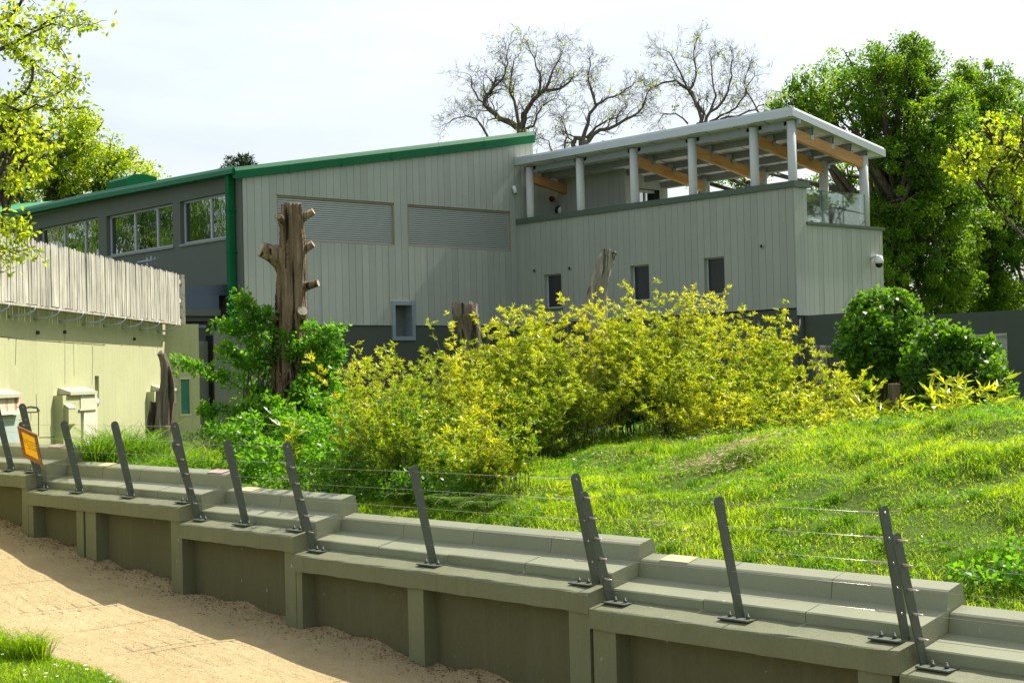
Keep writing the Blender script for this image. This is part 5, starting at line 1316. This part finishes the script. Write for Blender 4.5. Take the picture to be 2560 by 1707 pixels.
shrub('dark_shrub', 'dark undergrowth at the lower right below the grass mound', 'shrub', [behind(2490, .09, 10.10), behind(2540, .12, 10.15), behind(2440, .08, 10.10), behind(2590, .15, 10.30), behind(2400, .07, 10.15), behind(2520, .12, 10.50), behind(2450, .09, 10.40)], 11.2, 'elder', .06, .036, 3, (), 8, 24, .12)
shrub('dark_shrub', 'dark undergrowth in the gap behind the wall under the bamboo', 'shrub', [behind(1000, .26, 10.25), behind(1060, .24, 10.30), behind(930, .26, 10.30), behind(1130, .22, 10.50), behind(870, .28, 10.40), behind(1030, .28, 10.70), behind(1190, .22, 10.90), behind(810, .28, 10.40), behind(750, .26, 10.40), behind(690, .24, 10.40), behind(950, .3, 10.80), behind(880, .32, 10.90), behind(1110, .26, 11.00)], 15.8, 'ivy', .07, .035, 3.4, (), 9, 40, .13, branch='bark')

# ferns
def fern(label, px, py, d, n, size, seed):
    rnd = random.Random(seed); b = at(px, py, max(d, 10.2 / ray(px, py)[0])); z = gz(b[0], b[1])
    t = empty('fern', label, 'fern', (b[0], b[1], z), 'ferns in the dark gap')
    C = []; Dn = []; Ls = []; mb = MB()
    for i in range(n):
        a_ = 6.28 * i / n + rnd.uniform(-.3, .3); p = Vector((b[0], b[1], z)); dv = Vector((math.cos(a_) * .8, math.sin(a_) * .8, 1.0)).normalized(); pts = [p.copy()]
        for k in range(14):
            p = p + dv * size / 14; dv = (dv + Vector((0, 0, -.12))).normalized(); pts.append(p.copy())
            sd = dv.cross(Vector((0, 0, 1))).normalized(); w = size * .30 * math.sin(math.pi * (k + 1.5) / 16)
            for sg_ in (-1, 1): C.append(tuple(p)); Dn.append(tuple(sd * sg_ + dv * .35)); Ls.append(w)
        mb.tube(pts, .003, 3, False)
    tag(mb.build('stems', 'culm', t), kind='stuff')
    C = np.array(C); Dn = unit(np.array(Dn)); Ls = np.array(Ls)
    V = leaves(C, Dn, Ls, size * .05, np.tile([[0, 0, 1.0]], (len(C), 1)) + rng.normal(size=(len(C), 3)) * .1, .05)
    quads_mesh('fronds', V, 'fern', rng.uniform(.3, 1, len(C)), t)
fern('fern with arching fronds behind the middle post of the fourth barrier', 1150, 1235, 15.6, 9, .55, 1)
fern('fern nearest the bright grass edge', 1215, 1225, 15.8, 8, .48, 2)
fern('small fern low in the dark gap left of the post', 1020, 1285, 15.0, 8, .38, 3)

# grass
def blades(px, py, pz, L, W, lean, tint, name, mat, parent=None, label=None, bend=.5):
    n = len(px); B = np.stack([px, py, pz], 1)
    a_ = rng.uniform(0, 2 * np.pi, n); S = np.stack([np.cos(a_), np.sin(a_), np.zeros(n)], 1) * (W / 2)[:, None]
    b_ = rng.uniform(0, 2 * np.pi, n); H = np.stack([np.cos(b_), np.sin(b_), np.zeros(n)], 1)
    D1 = unit(H * lean[:, None] * .6 + np.array([0, 0, 1.0])); D2 = unit(H * lean[:, None] * 1.9 + np.array([0, 0, 1.0 - bend]))
    M = B + D1 * (L * .5)[:, None]; T = M + D2 * (L * .5)[:, None]
    V1 = np.stack([B - S, B + S, M + S * .8, M - S * .8], 1); V2 = np.stack([M - S * .8, M + S * .8, T + S * .12, T - S * .12], 1)
    V = np.concatenate([V1, V2]); tt = np.concatenate([tint, tint])
    o = quads_mesh(name, V, mat, tt, parent)
    return o
def field(x, y, f, seed):
    r = np.random.default_rng(seed); v = np.zeros_like(x)
    for k in range(6):
        a_ = r.uniform(0, 6.28); fr = f * r.uniform(.6, 1.8); v += np.sin((x * math.cos(a_) + y * math.sin(a_)) * fr + r.uniform(0, 6.28))
    return v / 6 ** .5
n = 500000
gx = rng.uniform(9.66, 21, n); gy = rng.uniform(-.5, 21, n)
gzv = ground_z(gx, gy)
v = np.stack([gx, gy, gzv], 1) - CAM; dep = v @ _fw; ppx = 1280 + F * (v @ _rt) / dep; ppy = 853.5 - F * (v @ _up) / dep
keep = (ppx > 850) & (ppx < 3500) & (ppy > 880) & (ppy < 2000) & (dep < 23)
keep &= rng.random(n) < np.clip(1.25 - (dep - 10) * .045, .35, 1)
gx, gy, gzv, ppx, ppy, dep = (q[keep] for q in (gx, gy, gzv, ppx, ppy, dep))
f1 = field(gx, gy, 2.6, 1); f2 = field(gx, gy, 7.0, 2)
L = .075 * (1 + .4 * f1 + .3 * f2) * rng.uniform(.6, 1.35, len(gx)); f3 = field(gx, gy, 4.5, 3); L = np.clip(L * (1 + 1.6 * np.clip(f3 - .9, 0, 1)), .035, .30)
tn = np.clip(.58 + .26 * f1 - .24 * f2 - .35 * np.clip(f3 - .8, 0, 1) + rng.normal(0, .22, len(gx)), 0, 1)
tag(blades(gx, gy, gzv - .01, L, rng.uniform(.0045, .009, len(gx)), rng.uniform(.2, 1.5, len(gx)), tn, 'grass', 'grass'), 'bright sunlit grass growing over the enclosure mound', None, None, 'stuff')
tx, ty = rng.uniform(9.8, 18.5, 420), rng.uniform(4.5, 17, 420)
kx = np.repeat(np.arange(420), 75); rr_ = np.abs(rng.normal(0, .075, len(kx))); aa_ = rng.uniform(0, 6.28, len(kx))
ux, uy = tx[kx] + rr_ * np.cos(aa_), ty[kx] + rr_ * np.sin(aa_); ux = np.maximum(ux, 9.72)
tag(blades(ux, uy, ground_z(ux, uy) - .01, rng.uniform(.08, .19, len(kx)) * rng.uniform(.7, 1.2, 420)[kx], rng.uniform(.005, .010, len(kx)), rng.uniform(.3, 1.4, len(kx)), np.clip(rng.uniform(0, .55, 420)[kx] + rng.normal(0, .15, len(kx)), 0, 1), 'grass_tufts', 'lush', None, None, .7), 'darker tufts of coarse grass dotted over the mound', None, None, 'stuff')  # coarse tufts whose dark green also stands in for shaded hollows
# broad-leaved weeds in the sward
n = 42000
wx = rng.uniform(9.75, 19, n); wy = rng.uniform(3.5, 18, n); fm = field(wx, wy, 3.1, 9)
k = fm > .25; wx, wy = wx[k], wy[k]
C = np.stack([wx, wy, ground_z(wx, wy) + rng.uniform(.02, .14, len(wx))], 1); Dn = unit(rng.normal(size=(len(wx), 3)) * np.array([1, 1, .4]))
tag(quads_mesh('weeds', leaves(C, Dn, rng.uniform(.02, .05, len(wx)), rng.uniform(.010, .024, len(wx))), 'elder', rng.uniform(.0, .55, len(wx))), 'darker broad-leaved weeds growing in patches among the grass', None, None, 'stuff')
# dry straw and flowers
pts = []
for x, y, d_, r_, m in ((1890, 1165, 16.6, .34, 520), (1860, 1160, 16.8, .14, 200), (1780, 1185, 16.4, .28, 320), (1745, 1180, 16.4, .12, 120), (1760, 1110, 18.4, .3, 60), (1690, 1085, 19.3, .25, 60), (1530, 1145, 18.0, .25, 60), (1610, 1310, 14.1, .12, 50), (2200, 1110, 17.2, .2, 30), (1720, 1320, 13.6, .12, 30), (2260, 1300, 13.0, .15, 25)):
    c = at(x, y, d_)
    for _ in range(m): pts.append((c[0] + rng.normal(0, r_), c[1] + rng.normal(0, r_)))
pts = np.array(pts); z = ground_z(pts[:, 0], pts[:, 1]) + rng.uniform(.05, .13, len(pts))
C = np.c_[pts, z]; Dn = unit(rng.normal(size=(len(C), 3)) * np.array([1, 1, .25]))
tag(quads_mesh('straw', leaves(C, Dn, rng.uniform(.05, .13, len(C)), .006), 'straw', None), 'dry straw strewn on the mound', None, None, 'stuff')
fl = []
for _ in range(80):
    x, y = rng.uniform(10.0, 17), rng.uniform(5, 16)
    fl.append((x, y, gz(x, y) + rng.uniform(.10, .17)))
def flowers(P, r, name, mat, label, n=7):
    P = np.asarray(P); th = np.linspace(0, 2 * np.pi, n, endpoint=False)
    V = P[:, None, :] + np.stack([np.cos(th) * r, np.sin(th) * r, np.zeros(n)], 1)[None] * rng.uniform(.7, 1.2, (len(P), 1, 1)) + rng.normal(0, r * .12, (len(P), n, 3))
    return tag(quads_mesh(name, V, mat, None, None, n), label, None, None, 'stuff')
flowers(fl, .018, 'dandelions', 'dandelion', 'scattered yellow dandelions in the mound grass')
# verge grass, daisies
n = 110000
gx = rng.uniform(3.6, 6.65, n); gy = rng.uniform(7.5, 22, n); k = gx < VERGE_X(gy) + rng.normal(0, .04, n); gx, gy = gx[k], gy[k]
z = verge_surf(gx, gy); v = np.stack([gx, gy, z], 1) - CAM; dep = v @ _fw; ppx = 1280 + F * (v @ _rt) / dep; ppy = 853.5 - F * (v @ _up) / dep
k = (ppx > -900) & (ppx < 900) & (ppy < 2150); gx, gy, z = gx[k], gy[k], z[k]
tag(blades(gx, gy, z - .01, rng.uniform(.035, .085, len(gx)), rng.uniform(.005, .009, len(gx)), rng.uniform(.2, 1.0, len(gx)), np.clip(.32 + .2 * field(gx, gy, 4, 5) + rng.normal(0, .2, len(gx)), 0, 1), 'verge_grass', 'grass'), 'short lawn grass on the near verge', None, None, 'stuff')
P = []
for x, y in ((60, 1680), (95, 1676), (120, 1690), (140, 1662), (146, 1686), (140, 1640), (170, 1665), (220, 1668), (265, 1675), (270, 1690), (210, 1660), (60, 1690), (150, 1665), (300, 1698), (5, 1652), (175, 1668), (112, 1684)):
    q = onZ(x, y, .52); P.append((q[0] + rng.uniform(-.03, .03), q[1] + rng.uniform(-.03, .03), verge_surf(q[0], q[1]) + .08))
flowers(P, .016, 'daisies', 'daisy', 'small white daisies in the verge grass', 8)

def tussock(name, label, spots, mat, L, W, group=None, seed=1, cat='grass clump', vz=None, lean=(.2, 1.3)):
    xs_, ys_ = [], []
    for x, y, r, m in spots:
        a_ = rng.uniform(0, 6.28, m); q = r * np.sqrt(rng.random(m)); xs_.append(x + q * np.cos(a_)); ys_.append(y + q * np.sin(a_))
    xs_ = np.concatenate(xs_); ys_ = np.concatenate(ys_)
    z = ground_z(xs_, ys_) if vz is None else vz(xs_, ys_)
    t = empty(name, label, cat, (float(xs_.mean()), float(ys_.mean()), float(z.mean())), group)
    blades(xs_, ys_, z - .02, L * rng.uniform(.5, 1.15, len(xs_)), W * rng.uniform(.7, 1.3, len(xs_)), rng.uniform(*lean, len(xs_)), np.clip(rng.beta(2, 2, len(xs_)), 0, 1), 'blades', mat, t, None, .75)
    return t
def gspot(px, d_, r, m): q = at(px, 1100, d_); return (q[0], q[1], r, m)
tussock('grass_tussock', 'lush long-grass tussock left of the bent stump', [gspot(290, 22.0, .45, 1000), gspot(340, 22.3, .40, 800), gspot(255, 21.6, .25, 350)], 'lush', 1.0, .018)
tussock('grass_tussock', 'lush long-grass tussock at the foot of the bent stump', [gspot(400, 20.8, .40, 800), gspot(455, 21.0, .40, 700), gspot(360, 20.6, .25, 400)], 'lush', .72, .016)
tussock('grass_tussock', 'yellowish grass and weeds between the bent stump and the leafy shrub', [gspot(505, 22.0, .6, 1200), gspot(550, 23.5, .6, 900), gspot(470, 23.5, .6, 900), gspot(590, 25.5, .7, 700)], 'grass', .42, .014)
q = onZ(75, 1640, .50)
tussock('grass_tussock', 'arching grass tuft on the path edge in the lower left corner', [(q[0] - .05, q[1], .16, 420), (q[0] - .22, q[1] + .35, .16, 300), (q[0] + .02, q[1] - .12, .10, 160)], 'grass', .42, .009, None, 4, 'grass clump', lambda a_, b_: verge_surf(a_, b_), (.2, 1.2))
shrub('weedy_shrub', 'pale flowering weeds beside the beige wall end', 'shrub', [(540, 1120, .45), (500, 1110, .3, 1), (560, 1090, .4, 1), (530, 1080, .3, 1.5)], 24.5, 'elder', .05, .03, 2.5, (), 19, 22, .12)

# gravel and dead leaves gathered at the wall foot
n = 3500
lx = 8.98 - np.abs(rng.normal(0, .22, n)); ly = rng.uniform(6, 24, n)
C = np.stack([lx, ly, path_surf(lx, ly) + rng.uniform(.004, .03, n)], 1); Dn = unit(rng.normal(size=(n, 3)) * np.array([1, 1, .35]))
tag(quads_mesh('leaf_litter', leaves(C, Dn, rng.uniform(.015, .04, n), rng.uniform(.008, .02, n)), 'litter', None), 'brown leaf litter drifted against the foot of the low wall', None, None, 'stuff')
n = 16000
gx = np.where(rng.random(n) < .88, 9.0 - np.abs(rng.normal(0, .33, n)), rng.uniform(6.2, 9.0, n)); gy = rng.uniform(6, 24, n); k = (gx > 6.3); gx, gy = gx[k], gy[k]
c = np.stack([gx, gy, path_surf(gx, gy) + .003], 1); s = rng.uniform(.004, .011, len(gx))
tet = np.array([[1, 0, -.3], [-.5, .87, -.3], [-.5, -.87, -.3], [0, 0, .7]])
ra = rng.uniform(0, 6.28, len(gx)); R = np.stack([np.stack([np.cos(ra), -np.sin(ra), 0 * ra], 1), np.stack([np.sin(ra), np.cos(ra), 0 * ra], 1), np.stack([0 * ra, 0 * ra, 1 + 0 * ra], 1)], 1)
T = np.einsum('nij,kj->nki', R, tet) * s[:, None, None] + c[:, None, :]
V = np.concatenate([T[:, [0, 1, 3]], T[:, [1, 2, 3]], T[:, [2, 0, 3]]])
tag(quads_mesh('gravel', V, 'pebble', None, None, 3), 'loose gravel and crumbs along the foot of the low wall', None, None, 'stuff')
